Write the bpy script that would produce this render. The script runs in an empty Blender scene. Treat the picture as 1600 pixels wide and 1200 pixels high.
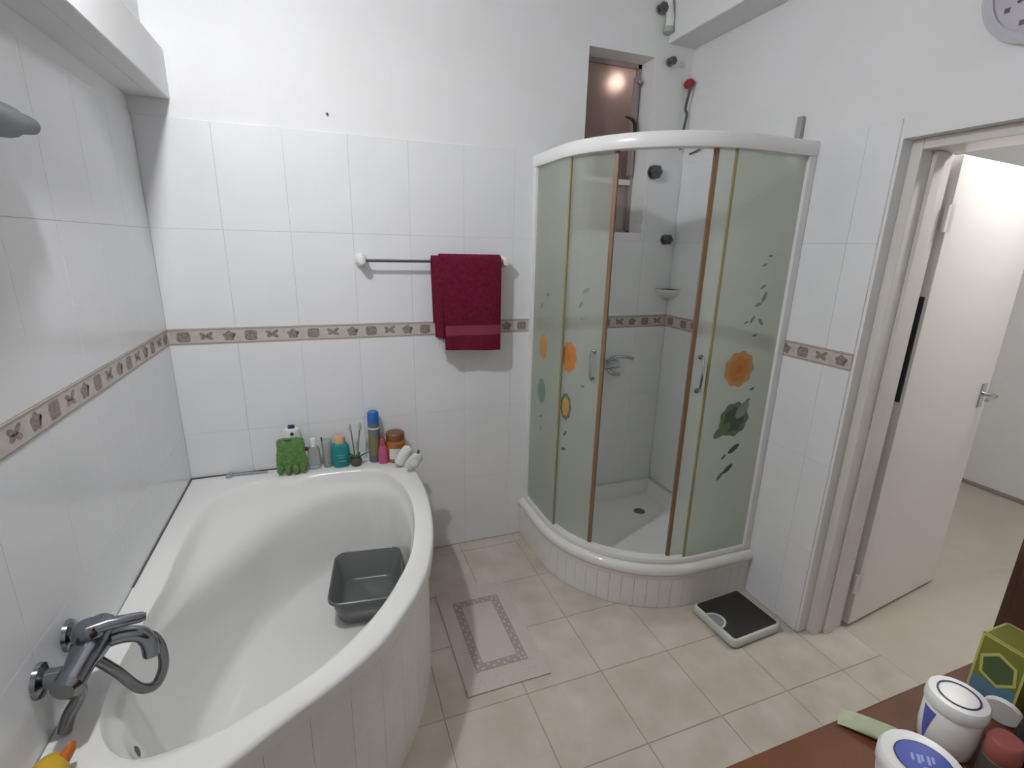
import bpy, bmesh, math, random
from mathutils import Vector, Matrix
random.seed(7)
PI = math.pi
S = bpy.context.scene
COL = S.collection

# ------------------------------------------------------------------ camera
CAM = Vector((0.6047, -2.3162, 1.5762))
YAW, PITCH, ROLL, FPX = 0.3612, -0.2727, 0.0235, 773.5
fw = Vector((math.sin(YAW)*math.cos(PITCH), math.cos(YAW)*math.cos(PITCH), math.sin(PITCH)))
rt0 = Vector((math.cos(YAW), -math.sin(YAW), 0)); up0 = rt0.cross(fw)
rt = math.cos(ROLL)*rt0 + math.sin(ROLL)*up0
up = -math.sin(ROLL)*rt0 + math.cos(ROLL)*up0
cd = bpy.data.cameras.new('camera'); cam = bpy.data.objects.new('camera', cd); COL.objects.link(cam)
cam.matrix_world = Matrix(((rt.x, up.x, -fw.x, CAM.x), (rt.y, up.y, -fw.y, CAM.y), (rt.z, up.z, -fw.z, CAM.z), (0, 0, 0, 1)))
cd.sensor_width = 36; cd.lens = FPX/1600*36; cd.clip_start = 0.02
S.camera = cam
# ------------------------------------------------------------------ world, exposure
w = bpy.data.worlds.new('world'); S.world = w; w.use_nodes = True
w.node_tree.nodes['Background'].inputs[0].default_value = (0.75, 0.82, 1, 1)
w.node_tree.nodes['Background'].inputs[1].default_value = 0.25
vs = S.view_settings; vs.view_transform = 'Standard'; vs.look = 'None'; vs.gamma = 1; vs.exposure = 0.0; vs.use_curve_mapping = False
BULB_POWER = 680.0      # wall lamp over the tub (emission of the bulb)
HALL_POWER = 215.0       # lamp in the hall
PANE_GLOW_POWER = 48.0        # added lamp that makes the glow in the little window

# ------------------------------------------------------------------ materials
def mat(name, col, rough=0.5, metal=0.0, spec=0.5, coat=0.0, noise=None, bump=None, trans=0.0, ior=1.45):
    m = bpy.data.materials.new(name); m.use_nodes = True
    nt = m.node_tree; b = nt.nodes['Principled BSDF']
    b.inputs['Base Color'].default_value = (*col, 1); b.inputs['Roughness'].default_value = rough
    b.inputs['Metallic'].default_value = metal; b.inputs['Specular IOR Level'].default_value = spec
    b.inputs['Coat Weight'].default_value = coat; b.inputs['Transmission Weight'].default_value = trans
    b.inputs['IOR'].default_value = ior
    if noise:      # (second colour, scale, low, high, detail)
        c2, sc, lo, hi, det = noise
        g = nt.nodes.new('ShaderNodeNewGeometry'); n = nt.nodes.new('ShaderNodeTexNoise')
        n.inputs['Scale'].default_value = sc; n.inputs['Detail'].default_value = det
        nt.links.new(g.outputs['Position'], n.inputs['Vector'])
        r = nt.nodes.new('ShaderNodeMapRange'); r.inputs[1].default_value = lo; r.inputs[2].default_value = hi
        nt.links.new(n.outputs['Fac'], r.inputs[0])
        x = nt.nodes.new('ShaderNodeMix'); x.data_type = 'RGBA'
        x.inputs[6].default_value = (*col, 1); x.inputs[7].default_value = (*c2, 1)
        nt.links.new(r.outputs[0], x.inputs[0]); nt.links.new(x.outputs[2], b.inputs['Base Color'])
    if bump:       # (scale, strength, distance)
        g = nt.nodes.new('ShaderNodeNewGeometry'); n = nt.nodes.new('ShaderNodeTexNoise')
        n.inputs['Scale'].default_value = bump[0]; n.inputs['Detail'].default_value = 4
        nt.links.new(g.outputs['Position'], n.inputs['Vector'])
        bp = nt.nodes.new('ShaderNodeBump'); bp.inputs['Strength'].default_value = bump[1]; bp.inputs['Distance'].default_value = bump[2]
        nt.links.new(n.outputs['Fac'], bp.inputs['Height']); nt.links.new(bp.outputs[0], b.inputs['Normal'])
    return m
def emit(name, col, strength):
    m = bpy.data.materials.new(name); m.use_nodes = True; nt = m.node_tree
    nt.nodes.remove(nt.nodes['Principled BSDF']); e = nt.nodes.new('ShaderNodeEmission')
    e.inputs[0].default_value = (*col, 1); e.inputs[1].default_value = strength
    nt.links.new(e.outputs[0], nt.nodes['Material Output'].inputs[0]); return m
def frosted(name, tint, body, see, rough=0.35, clear=0.0, noise=0.0):
    """frosted pane: part scattering body (translucent + diffuse), part rough see-through"""
    m = bpy.data.materials.new(name); m.use_nodes = True; nt = m.node_tree
    nt.nodes.remove(nt.nodes['Principled BSDF']); N = nt.nodes.new; L = nt.links.new
    tr = N('ShaderNodeBsdfTranslucent'); tr.inputs[0].default_value = (*body, 1)
    df = N('ShaderNodeBsdfDiffuse'); df.inputs[0].default_value = (*body, 1)
    a = N('ShaderNodeMixShader'); a.inputs[0].default_value = 0.40; L(tr.outputs[0], a.inputs[1]); L(df.outputs[0], a.inputs[2])
    rf = N('ShaderNodeBsdfRefraction'); rf.inputs[0].default_value = (*tint, 1); rf.inputs['Roughness'].default_value = rough; rf.inputs['IOR'].default_value = 1.12
    tp = N('ShaderNodeBsdfTransparent'); tp.inputs[0].default_value = (*tint, 1)
    c = N('ShaderNodeMixShader'); c.inputs[0].default_value = clear; L(rf.outputs[0], c.inputs[1]); L(tp.outputs[0], c.inputs[2])
    d = N('ShaderNodeMixShader'); d.inputs[0].default_value = see; L(a.outputs[0], d.inputs[1]); L(c.outputs[0], d.inputs[2])
    gl = N('ShaderNodeBsdfGlossy'); gl.inputs['Roughness'].default_value = 0.12
    lw = N('ShaderNodeLayerWeight'); fr = N('ShaderNodeMath'); fr.operation = 'POWER'; L(lw.outputs['Facing'], fr.inputs[0]); fr.inputs[1].default_value = 4.0
    f2 = N('ShaderNodeMath'); f2.operation = 'MULTIPLY_ADD'; L(fr.outputs[0], f2.inputs[0]); f2.inputs[1].default_value = 0.35; f2.inputs[2].default_value = 0.03; fr = f2
    e = N('ShaderNodeMixShader'); L(fr.outputs[0], e.inputs[0]); L(d.outputs[0], e.inputs[1]); L(gl.outputs[0], e.inputs[2])
    L(e.outputs[0], nt.nodes['Material Output'].inputs[0]); return m

M = dict(
    plaster=mat('plaster', (0.855, 0.858, 0.865), 0.75, noise=((0.825, 0.825, 0.825), 3, 0.35, 0.7, 3), bump=(30, 0.12, 0.004)),
    grout=mat('grout', (0.85, 0.85, 0.85), 0.7),
    tile=mat('wall_tile', (0.85, 0.858, 0.875), 0.16, noise=((0.825, 0.833, 0.85), 5, 0.3, 0.7, 2), bump=(5, 0.05, 0.01)),
    strip=mat('plinth_tile', (0.85, 0.84, 0.82), 0.3, noise=((0.80, 0.785, 0.765), 14, 0.35, 0.75, 3)),
    floor=mat('floor_tile', (0.63, 0.58, 0.50), 0.30, noise=((0.52, 0.465, 0.385), 7, 0.32, 0.68, 6), bump=(40, 0.04, 0.003)),
    joint=mat('floor_grout', (0.38, 0.33, 0.265), 0.85),
    hallfloor=mat('hall_floor', (0.57, 0.51, 0.43), 0.4, noise=((0.52, 0.46, 0.38), 4, 0.3, 0.7, 4)),
    band=mat('border_cream', (0.62, 0.57, 0.52), 0.3, noise=((0.52, 0.47, 0.425), 30, 0.35, 0.7, 3)),
    motif=mat('border_motif', (0.20, 0.16, 0.135), 0.4, noise=((0.36, 0.31, 0.26), 120, 0.35, 0.65, 3)),
    bline=mat('border_line', (0.36, 0.31, 0.27), 0.4),
    acrylic=mat('white_acrylic', (0.82, 0.82, 0.80), 0.14, coat=0.3),
    white=mat('white_plastic', (0.82, 0.82, 0.80), 0.3),
    paint=mat('white_gloss_paint', (0.76, 0.74, 0.71), 0.35, noise=((0.70, 0.68, 0.65), 6, 0.3, 0.7, 3)),
    doorpaint=mat('door_paint', (0.80, 0.785, 0.75), 0.35),
    alu=mat('white_profile', (0.84, 0.84, 0.83), 0.25),
    brown=mat('brown_seal', (0.22, 0.135, 0.075), 0.4),
    olive=mat('olive_edge', (0.29, 0.26, 0.13), 0.35),
    chrome=mat('chrome', (0.50, 0.51, 0.53), 0.16, metal=1.0),
    tapchrome=mat('tap_chrome', (0.25, 0.26, 0.28), 0.18, metal=1.0),
    steel=mat('dark_steel', (0.24, 0.24, 0.25), 0.25, metal=1.0),
    greymetal=mat('grey_metal', (0.10, 0.105, 0.105), 0.4, metal=0.4),
    black=mat('black_plastic', (0.02, 0.02, 0.02), 0.45),
    rubber=mat('black_mat', (0.025, 0.023, 0.021), 0.7, bump=(300, 0.2, 0.002)),
    towel=mat('burgundy_terry', (0.19, 0.018, 0.05), 0.95, spec=0.1, noise=((0.13, 0.010, 0.032), 60, 0.3, 0.7, 4), bump=(420, 0.9, 0.004)),
    towelband=mat('burgundy_band', (0.25, 0.045, 0.085), 0.8, spec=0.2),
    basin=mat('grey_plastic', (0.125, 0.133, 0.13), 0.26),
    wood=mat('brown_wood', (0.185, 0.075, 0.034), 0.5, spec=0.25, noise=((0.115, 0.052, 0.026), 9, 0.3, 0.7, 4)),
    darkwood=mat('dark_wood', (0.10, 0.042, 0.021), 0.5, spec=0.3, noise=((0.055, 0.026, 0.014), 6, 0.3, 0.7, 4)),
    green=mat('green_mesh', (0.12, 0.25, 0.07), 0.9, noise=((0.20, 0.38, 0.12), 90, 0.35, 0.65, 4), bump=(260, 1.0, 0.006)),
    teal=mat('teal_plastic', (0.015, 0.25, 0.26), 0.3), teal2=mat('teal_label', (0.08, 0.36, 0.36), 0.4),
    peach=mat('peach_plastic', (0.75, 0.42, 0.26), 0.4),
    blue=mat('blue_plastic', (0.02, 0.14, 0.48), 0.35),
    can=mat('olive_grey_can', (0.19, 0.19, 0.14), 0.35, noise=((0.11, 0.14, 0.19), 22, 0.4, 0.6, 1)),
    canlabel=mat('can_label', (0.22, 0.20, 0.10), 0.5), pink=mat('pink_plastic', (0.55, 0.10, 0.22), 0.35),
    pinkdark=mat('pink_cap', (0.42, 0.08, 0.13), 0.4),
    amber=mat('amber_plastic', (0.36, 0.12, 0.025), 0.2, coat=0.4), amberlid=mat('amber_lid', (0.20, 0.075, 0.025), 0.35),
    label=mat('white_label', (0.72, 0.70, 0.68), 0.5), navy=mat('navy_print', (0.03, 0.035, 0.10), 0.5),
    red=mat('red_plastic', (0.33, 0.03, 0.045), 0.45), redlid=mat('muted_red', (0.33, 0.095, 0.08), 0.5),
    pot=mat('brown_pot', (0.10, 0.085, 0.07), 0.6), leaf=mat('leaf', (0.05, 0.13, 0.035), 0.6), stem=mat('stem', (0.17, 0.20, 0.15), 0.6),
    sage=mat('sage_plastic', (0.45, 0.50, 0.42), 0.5),
    clear=mat('clear_plastic', (0.85, 0.88, 0.86), 0.1, trans=0.8, ior=1.3),
    mat1=mat('bath_mat', (0.63, 0.565, 0.51), 0.95, spec=0.1, noise=((0.57, 0.505, 0.45), 120, 0.3, 0.7, 4), bump=(350, 0.7, 0.003)),
    mat2=mat('mat_mauve', (0.40, 0.34, 0.325), 0.95, spec=0.1, bump=(350, 0.7, 0.003)), mat3=mat('mat_centre', (0.58, 0.525, 0.505), 0.95, spec=0.1, bump=(350, 0.7, 0.003)),
    scale=mat('scale_body', (0.62, 0.65, 0.60), 0.4), dial=mat('dial_window', (0.25, 0.27, 0.26), 0.12),
    orange=mat('print_orange', (0.54, 0.20, 0.045), 0.6), orange2=mat('print_orange_pale', (0.52, 0.29, 0.10), 0.6), orange3=mat('print_orange_dark', (0.44, 0.155, 0.03), 0.6),
    pgreen=mat('print_green', (0.13, 0.18, 0.09), 0.6), pteal=mat('print_teal', (0.20, 0.29, 0.23), 0.6), pdark=mat('print_dark', (0.07, 0.10, 0.055), 0.6), pgrey=mat('print_grey', (0.25, 0.29, 0.21), 0.6),
    print_blue=mat('print_blue', (0.04, 0.07, 0.42), 0.4), print_pale=mat('print_pale_blue', (0.32, 0.38, 0.72), 0.4), print_blue2=mat('print_blue_soft', (0.10, 0.12, 0.42), 0.4),
    boxy=mat('box_yellow', (0.50, 0.50, 0.14), 0.5), boxg=mat('box_olive', (0.19, 0.20, 0.035), 0.5), boxd=mat('box_darkgreen', (0.075, 0.115, 0.045), 0.5), boxblue=mat('box_blue', (0.10, 0.20, 0.28), 0.5),
    packet=mat('pale_green_packet', (0.55, 0.60, 0.40), 0.5, noise=((0.42, 0.46, 0.30), 30, 0.4, 0.6, 2)),
    darkbag=mat('dark_fabric', (0.022, 0.019, 0.016), 0.8, bump=(50, 0.6, 0.01)),
    clockface=mat('clock_face', (0.52, 0.50, 0.55), 0.4), clockrim=mat('clock_rim', (0.60, 0.59, 0.63), 0.3),
    yellow=mat('yellow_plastic', (0.60, 0.38, 0.03), 0.4), orangetip=mat('orange_plastic', (0.50, 0.14, 0.02), 0.4),
    sealgrey=mat('grey_trim', (0.42, 0.41, 0.41), 0.5),
    sealant=mat('dark_sealant', (0.09, 0.085, 0.08), 0.7),
    wellwall=mat('shaft_wall', (0.36, 0.30, 0.28), 0.9),
    frost=frosted('frosted_shower_glass', (0.955, 0.97, 0.94), (0.88, 0.915, 0.845), 0.70, 0.34, 0.38),
    browng=frosted('brown_frosted_glass', (0.55, 0.47, 0.43), (0.42, 0.345, 0.315), 0.35, 0.85, 0.0),
    paleg=frosted('pale_frosted_glass', (0.85, 0.78, 0.73), (0.72, 0.66, 0.62), 0.3, 0.4, 0.0),
    winframe=mat('window_frame_paint', (0.36, 0.30, 0.30), 0.5),
    bulb=emit('bulb_glow', (0.98, 0.985, 1.0), BULB_POWER), hallbulb=emit('hall_bulb_glow', (1.0, 0.98, 0.95), HALL_POWER), pane_glow_bulb=emit('added_pane_glow', (1.0, 0.94, 0.90), PANE_GLOW_POWER),
)

# ------------------------------------------------------------------ mesh helpers
class MB:
    def __init__(s): s.v = []; s.f = []; s.mi = []; s.mats = []
    def _m(s, m):
        if m not in s.mats: s.mats.append(m)
        return s.mats.index(m)
    def add(s, vs_, fs, m):
        o = len(s.v); s.v += [tuple(p) for p in vs_]; k = s._m(m)
        for f in fs: s.f.append([i+o for i in f]); s.mi.append(k)
        return s
    def box(s, a, b, m):
        (x0, y0, z0), (x1, y1, z1) = a, b
        return s.add([(x0,y0,z0),(x1,y0,z0),(x1,y1,z0),(x0,y1,z0),(x0,y0,z1),(x1,y0,z1),(x1,y1,z1),(x0,y1,z1)],
                     [(3,2,1,0),(4,5,6,7),(0,1,5,4),(1,2,6,5),(2,3,7,6),(3,0,4,7)], m)
    def lathe(s, prof, m, n=24, c=(0,0,0), axis='z', sx=1.0, sy=1.0, caps=True):
        vs_ = []; fs = []
        for (r, h) in prof:
            for i in range(n):
                a = 2*PI*i/n; p = (r*math.cos(a)*sx, r*math.sin(a)*sy, h)
                if axis == 'x': p = (p[2], p[0], p[1])
                elif axis == 'y': p = (p[1], p[2], p[0])
                vs_.append((p[0]+c[0], p[1]+c[1], p[2]+c[2]))
        for j in range(len(prof)-1):
            for i in range(n):
                k = (i+1) % n; fs.append((j*n+i, j*n+k, (j+1)*n+k, (j+1)*n+i))
        if caps and prof[0][0] > 1e-6: fs.append(tuple(range(n-1, -1, -1)))
        if caps and prof[-1][0] > 1e-6: fs.append(tuple((len(prof)-1)*n+i for i in range(n)))
        return s.add(vs_, fs, m)
    def tube(s, pts, r, m, n=10, caps=True):
        pts = [Vector(p) for p in pts]; rs = r if isinstance(r, (list, tuple)) else [r]*len(pts)
        vs_ = []; fs = []; ref = None
        for i, p in enumerate(pts):
            t = (pts[min(i+1, len(pts)-1)] - pts[max(i-1, 0)]).normalized()
            if ref is None: ref = Vector((0,0,1)) if abs(t.z) < 0.9 else Vector((1,0,0))
            a = (ref - t*ref.dot(t)).normalized(); ref = a; b = t.cross(a)
            for k in range(n):
                q = 2*PI*k/n; vs_.append(p + (a*math.cos(q)+b*math.sin(q))*rs[i])
        for i in range(len(pts)-1):
            for k in range(n):
                l = (k+1) % n; fs.append((i*n+k, i*n+l, (i+1)*n+l, (i+1)*n+k))
        if caps: fs.append(tuple(range(n-1, -1, -1))); fs.append(tuple((len(pts)-1)*n+i for i in range(n)))
        return s.add(vs_, fs, m)
    def loft(s, loops, m, cap0=False, cap1=False, closed=True):
        n = len(loops[0]); vs_ = [p for l in loops for p in l]; fs = []
        for j in range(len(loops)-1):
            for i in range(n if closed else n-1):
                k = (i+1) % n; fs.append((j*n+i, j*n+k, (j+1)*n+k, (j+1)*n+i))
        if cap0: fs.append(tuple(range(n-1, -1, -1)))
        if cap1: fs.append(tuple((len(loops)-1)*n+i for i in range(n)))
        return s.add(vs_, fs, m)
    def prism(s, poly, z0, z1, m):
        n = len(poly)
        return s.add([(x, y, z0) for x, y in poly]+[(x, y, z1) for x, y in poly],
                     [tuple(range(n-1, -1, -1)), tuple(range(n, 2*n))]+[(i, (i+1) % n, n+(i+1) % n, n+i) for i in range(n)], m)
    def data(s, name, smooth=False):
        me = bpy.data.meshes.new(name); me.from_pydata(s.v, [], s.f)
        for m in s.mats: me.materials.append(M[m])
        me.polygons.foreach_set('material_index', s.mi)
        q = bmesh.new(); q.from_mesh(me); bmesh.ops.recalc_face_normals(q, faces=q.faces); q.to_mesh(me); q.free()
        me.update()
        if smooth:
            me.polygons.foreach_set('use_smooth', [True]*len(me.polygons))
            me.set_sharp_from_angle(angle=math.radians(38 if smooth is True else smooth))
        return me
    def obj(s, name, parent=None, smooth=False, loc=(0,0,0), rot=(0,0,0)):
        return link(name, s.data(name, smooth), parent, loc, rot)
def link(name, me, parent=None, loc=(0,0,0), rot=(0,0,0)):
    o = bpy.data.objects.new(name, me); COL.objects.link(o); o.location = loc; o.rotation_euler = rot
    if parent: o.parent = parent
    return o
def tag(o, label, cat, group=None):
    o['label'] = label; o['category'] = cat
    if group: o['group'] = group
    return o
def struct(o, label=None, cat=None):
    o['kind'] = 'structure'
    if label: o['label'] = label
    if cat: o['category'] = cat
    return o
def thing(name, label, cat, loc=(0,0,0), rotz=0.0, group=None, rot=None):
    o = bpy.data.objects.new(name, None); COL.objects.link(o); o.empty_display_size = 0.05
    o.location = loc; o.rotation_euler = rot if rot else (0, 0, rotz)
    return tag(o, label, cat, group)
def bevel(o, w=0.004, seg=2):
    b = o.modifiers.new('bevel', 'BEVEL'); b.width = w; b.segments = seg; b.limit_method = 'ANGLE'; b.angle_limit = math.radians(40); b.harden_normals = True
    o.data.polygons.foreach_set('use_smooth', [True]*len(o.data.polygons)); return o
def catmull(pts, k=8, closed=False):
    pts = [Vector(p) for p in pts]; n = len(pts); out = []
    rng = range(n) if closed else range(n-1)
    for i in rng:
        g = (lambda j: pts[j % n]) if closed else (lambda j: pts[min(max(j, 0), n-1)])
        a, b, c, d = g(i-1), g(i), g(i+1), g(i+2)
        for t in range(k):
            u = t/k
            out.append(0.5*((2*b)+(c-a)*u+(2*a-5*b+4*c-d)*u*u+(3*b-a-3*c+d)*u**3))
    if not closed: out.append(pts[-1])
    return out

# ================================================================== THE SETTING
W, ZT, YF, CEIL = 2.4005, 2.0, -2.56, 2.95
XU = 0.072                                  # left wall above the ledge
WX0, WX1, WZ0, WZ1 = 1.823, 2.185, 1.655, 2.466   # little window in the back wall
DY0, DY1, DZ = -1.10, -1.87, 1.94           # doorway in the right wall
TT = 0.006                                  # tile thickness
# walls (plaster / grout core; the tile faces lie on x=0, y=0, x=W)
b = MB()
b.box((-0.15, TT, 0), (WX0, 0.20, CEIL), 'plaster').box((WX1, TT, 0), (W+0.24, 0.20, CEIL), 'plaster')
b.box((WX0, TT, 0), (WX1, 0.20, WZ0), 'plaster').box((WX0, TT, WZ1), (WX1, 0.20, CEIL), 'plaster')
wall_back = struct(b.obj('wall_back'), 'white tiled back wall with plaster above the tiles', 'wall')
b = MB(); b.box((-0.15, YF, 0), (-TT, TT, 2.06), 'plaster')
wall_left = struct(b.obj('wall_left'), 'grey shaded tiled wall beside the bathtub', 'wall')
struct(MB().box((-0.15, YF, 2.0605), (XU, TT, CEIL), 'plaster').obj('wall_left_upper'), 'white plaster wall above the ledge', 'wall')
b = MB(); xr = W+TT
b.box((xr, DY0, 0), (W+0.22, TT, CEIL), 'plaster').box((xr, DY1, DZ), (W+0.22, DY0, CEIL), 'plaster').box((xr, YF, 0), (W+0.22, DY1, CEIL), 'plaster')
wall_right = struct(b.obj('wall_right'), 'white wall with the doorway', 'wall')
b = MB(); b.box((-0.15, YF-0.12, 0), (W+0.22, YF, CEIL), 'plaster')
struct(b.obj('wall_front'), 'plain white wall behind the washstand', 'wall')
b = MB(); b.box((-0.15, YF-0.12, CEIL), (W+0.24, 0.20, CEIL+0.1), 'plaster')
struct(b.obj('ceiling'), 'plain white bathroom ceiling', 'ceiling')
b = MB(); b.box((-0.15, YF-0.12, -0.10), (W+0.225, 0.20, -0.0025), 'joint')
floor = struct(b.obj('floor'), 'beige tiled bathroom floor', 'floor')
# ledge along the left wall, beam along the right wall
b = MB(); b.box((XU-0.002, YF, 2.06), (0.128, TT, 2.222), 'plaster')
struct(bevel(b.obj('trim_1'), 0.006), 'boxed plaster ledge along the top of the left wall', 'ledge')
b = MB(); b.box((2.247, YF, 2.532), (W+TT, TT, CEIL), 'plaster')
struct(bevel(b.obj('trim_2'), 0.006), 'plaster beam above the shower and door', 'beam')

# ---- wall tiles
tile_cache = {}
def tile_mesh(wd, h, t=TT):
    key = (round(wd, 4), round(h, 4))
    if key not in tile_cache:
        c = min(0.0008, wd*0.3, h*0.3)
        vs_ = [(0,0,0),(wd,0,0),(wd,0,h),(0,0,h),(0,-t+c,0),(wd,-t+c,0),(wd,-t+c,h),(0,-t+c,h),(c,-t,c),(wd-c,-t,c),(wd-c,-t,h-c),(c,-t,h-c)]
        fs = [(0,1,5,4),(1,2,6,5),(2,3,7,6),(3,0,4,7),(4,5,9,8),(5,6,10,9),(6,7,11,10),(7,4,8,11),(8,9,10,11)]
        tile_cache[key] = MB().add(vs_, fs, 'tile').data('tile')
    return tile_cache[key]
G = 0.0005
def put_tile(wall, side, u0, u1, z0, z1):
    wd, h = u1-u0-G, z1-z0-G
    if wd < 0.004 or h < 0.004: return
    me = tile_mesh(wd, h)
    if side == 'back': link('tile', me, wall, (u0+G/2, TT, z0+G/2))
    elif side == 'left': link('tile', me, wall, (-TT, -u1+G/2, z0+G/2), (0, 0, PI/2))
    else: link('tile', me, wall, (W+TT, -u0-G/2, z0+G/2), (0, 0, -PI/2))
ROWS = [(0, 0.385), (0.385, 0.77), (0.77, 1.1556), (1.2213, 1.61), (1.61, ZT)]
TWD = 0.245
def tile_wall(wall, side, length, hole=None, start=0.0, skip=None):
    for z0, z1 in ROWS:
        u = start
        while u < length-0.003:
            u1 = min(u+TWD, length)
            if not (skip and skip(u, u1, z0, z1)):
                if hole and u < hole[1] and u1 > hole[0] and z1 > hole[2] and z0 < hole[3]:
                    a, bb, c, d = max(u, hole[0]), min(u1, hole[1]), max(z0, hole[2]), min(z1, hole[3])
                    if a > u: put_tile(wall, side, u, a, z0, z1)
                    if bb < u1: put_tile(wall, side, bb, u1, z0, z1)
                    if c > z0: put_tile(wall, side, a, bb, z0, c)
                    if d < z1: put_tile(wall, side, a, bb, d, z1)
                else: put_tile(wall, side, u, u1, z0, z1)
            u = u1
tile_wall(wall_back, 'back', W, (WX0, WX1, WZ0, WZ1))
tile_wall(wall_left, 'left', 1.96)
tile_wall(wall_right, 'right', 1.09)
# ---- decorative border: one tile carries a square, a leaf pair and a swirl, framed by two lines
ZB0, ZB1 = 1.1556, 1.2213
def border_mesh(wd=TWD):
    b = MB(); h = ZB1-ZB0-G; wd = wd-G; t = TT+0.001; y = -t-0.0005
    b.box((0, -t, 0), (wd, 0, h), 'band')
    full = wd
    for z in (0.003, h-0.007): b.box((0, y, z), (wd, -t, z+0.004), 'bline')
    def poly(pts, m='motif'):
        n = len(pts); b.add([(px, y, pz) for px, pz in pts], [tuple(range(n))], m)
    cz = h/2
    cx = 0.041   # woven square with clipped corners
    if cx+0.026 <= full:
        poly([(cx+0.024*math.copysign(abs(math.cos(a))**0.45, math.cos(a)), cz+0.021*math.copysign(abs(math.sin(a))**0.45, math.sin(a))) for a in [2*PI*i/20+0.1 for i in range(20)]])
    cx = 0.122   # leaf pair
    if cx+0.026 <= full:
        for ang, ln in ((0.75, 0.034), (2.45, 0.030), (-0.55, 0.028), (3.6, 0.024)):
            ca, sa = math.cos(ang), math.sin(ang); pts = []
            for i in range(10):
                q = 2*PI*i/10; lx = ln*0.5+ln*0.5*math.cos(q); lz = 0.0075*math.sin(q)
                pts.append((cx+lx*ca-lz*sa, cz+lx*sa*0.8+lz*ca))
            poly(pts)
    cx = 0.204   # swirl with a tail
    if cx+0.026 <= full:
        poly([(cx+(0.022+0.003*math.sin(5*a))*math.cos(a), cz+(0.020+0.003*math.sin(5*a))*math.sin(a)) for a in [2*PI*i/26 for i in range(26)]])
        poly([(cx+0.010, cz-0.018), (cx+0.026, cz+0.004), (cx+0.024, cz+0.012), (cx+0.012, cz+0.004)])
    return b.data('border_tile')
BM = border_mesh()
def border(wall, side, length, start):
    if start > 0.003:
        me = border_mesh(start); pos = [(0.0, me)]
    else: pos = []
    u = start
    while u < length-0.02:
        pos.append((u, BM if u+TWD <= length+0.001 else border_mesh(length-u))); u += TWD
    for u, me in pos:
        if side == 'back': link('border_tile', me, wall, (u, TT, ZB0))
        elif side == 'left': link('border_tile', me, wall, (-TT, -u-TWD if me is BM else -u-0.02, ZB0), (0, 0, PI/2))
        else: link('border_tile', me, wall, (W+TT, -u, ZB0), (0, 0, -PI/2))
border(wall_back, 'back', W, 0.013)
border(wall_left, 'left', 1.96, 0.0)
border(wall_right, 'right', 1.09, 0.11-0.0)
# ---- floor tiles
FT = 0.307; fcache = {}
def floor_tile(x0, x1, y0, y1):
    g = 0.0022; wd, h = x1-x0-g, y1-y0-g
    if wd < 0.01 or h < 0.01: return
    key = (round(wd, 3), round(h, 3))
    if key not in fcache:
        c = 0.0012
        fcache[key] = MB().add([(0,0,-0.0025),(wd,0,-0.0025),(wd,h,-0.0025),(0,h,-0.0025),(c,c,0),(wd-c,c,0),(wd-c,h-c,0),(c,h-c,0)],
                               [(0,1,5,4),(1,2,6,5),(2,3,7,6),(3,0,4,7),(4,5,6,7)], 'floor').data('tile')
    link('tile', fcache[key], floor, (x0+g/2, y0+g/2, 0))
x = 0.883-3*FT
while x < W:
    y = -1.0+4*FT
    while y > YF:
        floor_tile(max(x, 0), min(x+FT, W), max(y-FT, YF), min(y, 0)); y -= FT
    x += FT
y = -1.0                     # threshold strip of tile in the doorway
floor_tile(W, W+0.222, -1.307, DY0); floor_tile(W, W+0.222, -1.614, -1.307); floor_tile(W, W+0.222, DY1, -1.614)

# ---- little window (upper pane brown, lower pane pale)
wd_ = struct(thing('window_1', 'narrow recessed window with brown frosted glass above the shower', 'window', ((WX0+WX1)/2, 0.13, WZ0)))
hw = (WX1-WX0)/2; hh = WZ1-WZ0; b = MB()
b.box((-hw, -0.012, 0), (-hw+0.02, 0.03, hh), 'winframe').box((hw-0.02, -0.012, 0), (hw, 0.03, hh), 'winframe')
b.box((-hw, -0.012, 0), (hw, 0.03, 0.016), 'winframe').box((-hw, -0.012, hh-0.02), (hw, 0.03, hh), 'winframe')
b.obj('window_frame', wd_)
MB().box((-hw+0.02, -0.016, 0.243), (hw-0.02, 0.02, 0.27), 'paint').obj('window_rail', wd_)
MB().box((-hw+0.02, 0.004, 0.27), (hw-0.02, 0.010, hh-0.02), 'browng').obj('pane', wd_)
MB().box((-hw+0.02, 0.004, 0.016), (hw-0.02, 0.010, 0.243), 'paleg').obj('pane', wd_)
MB().box((hw-0.034, -0.03, 0.29), (hw-0.02, 0.004, hh-0.06), 'winframe').obj('casement_stile', wd_)
MB().tube(catmull([(hw-0.03, -0.03, 0.44), (hw-0.035, -0.045, 0.50), (hw-0.05, -0.05, 0.545), (hw-0.095, -0.045, 0.56)], 5), [0.009]*11+[0.008, 0.007, 0.006, 0.005, 0.004], 'black').obj('window_handle', wd_, True)
MB().lathe([(0.0, -0.012), (0.010, -0.010), (0.012, 0.0), (0.010, 0.008), (0.0, 0.012)], 'chrome', 12, (hw-0.028, -0.038, 0.725), 'y').obj('latch', wd_, True)
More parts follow.
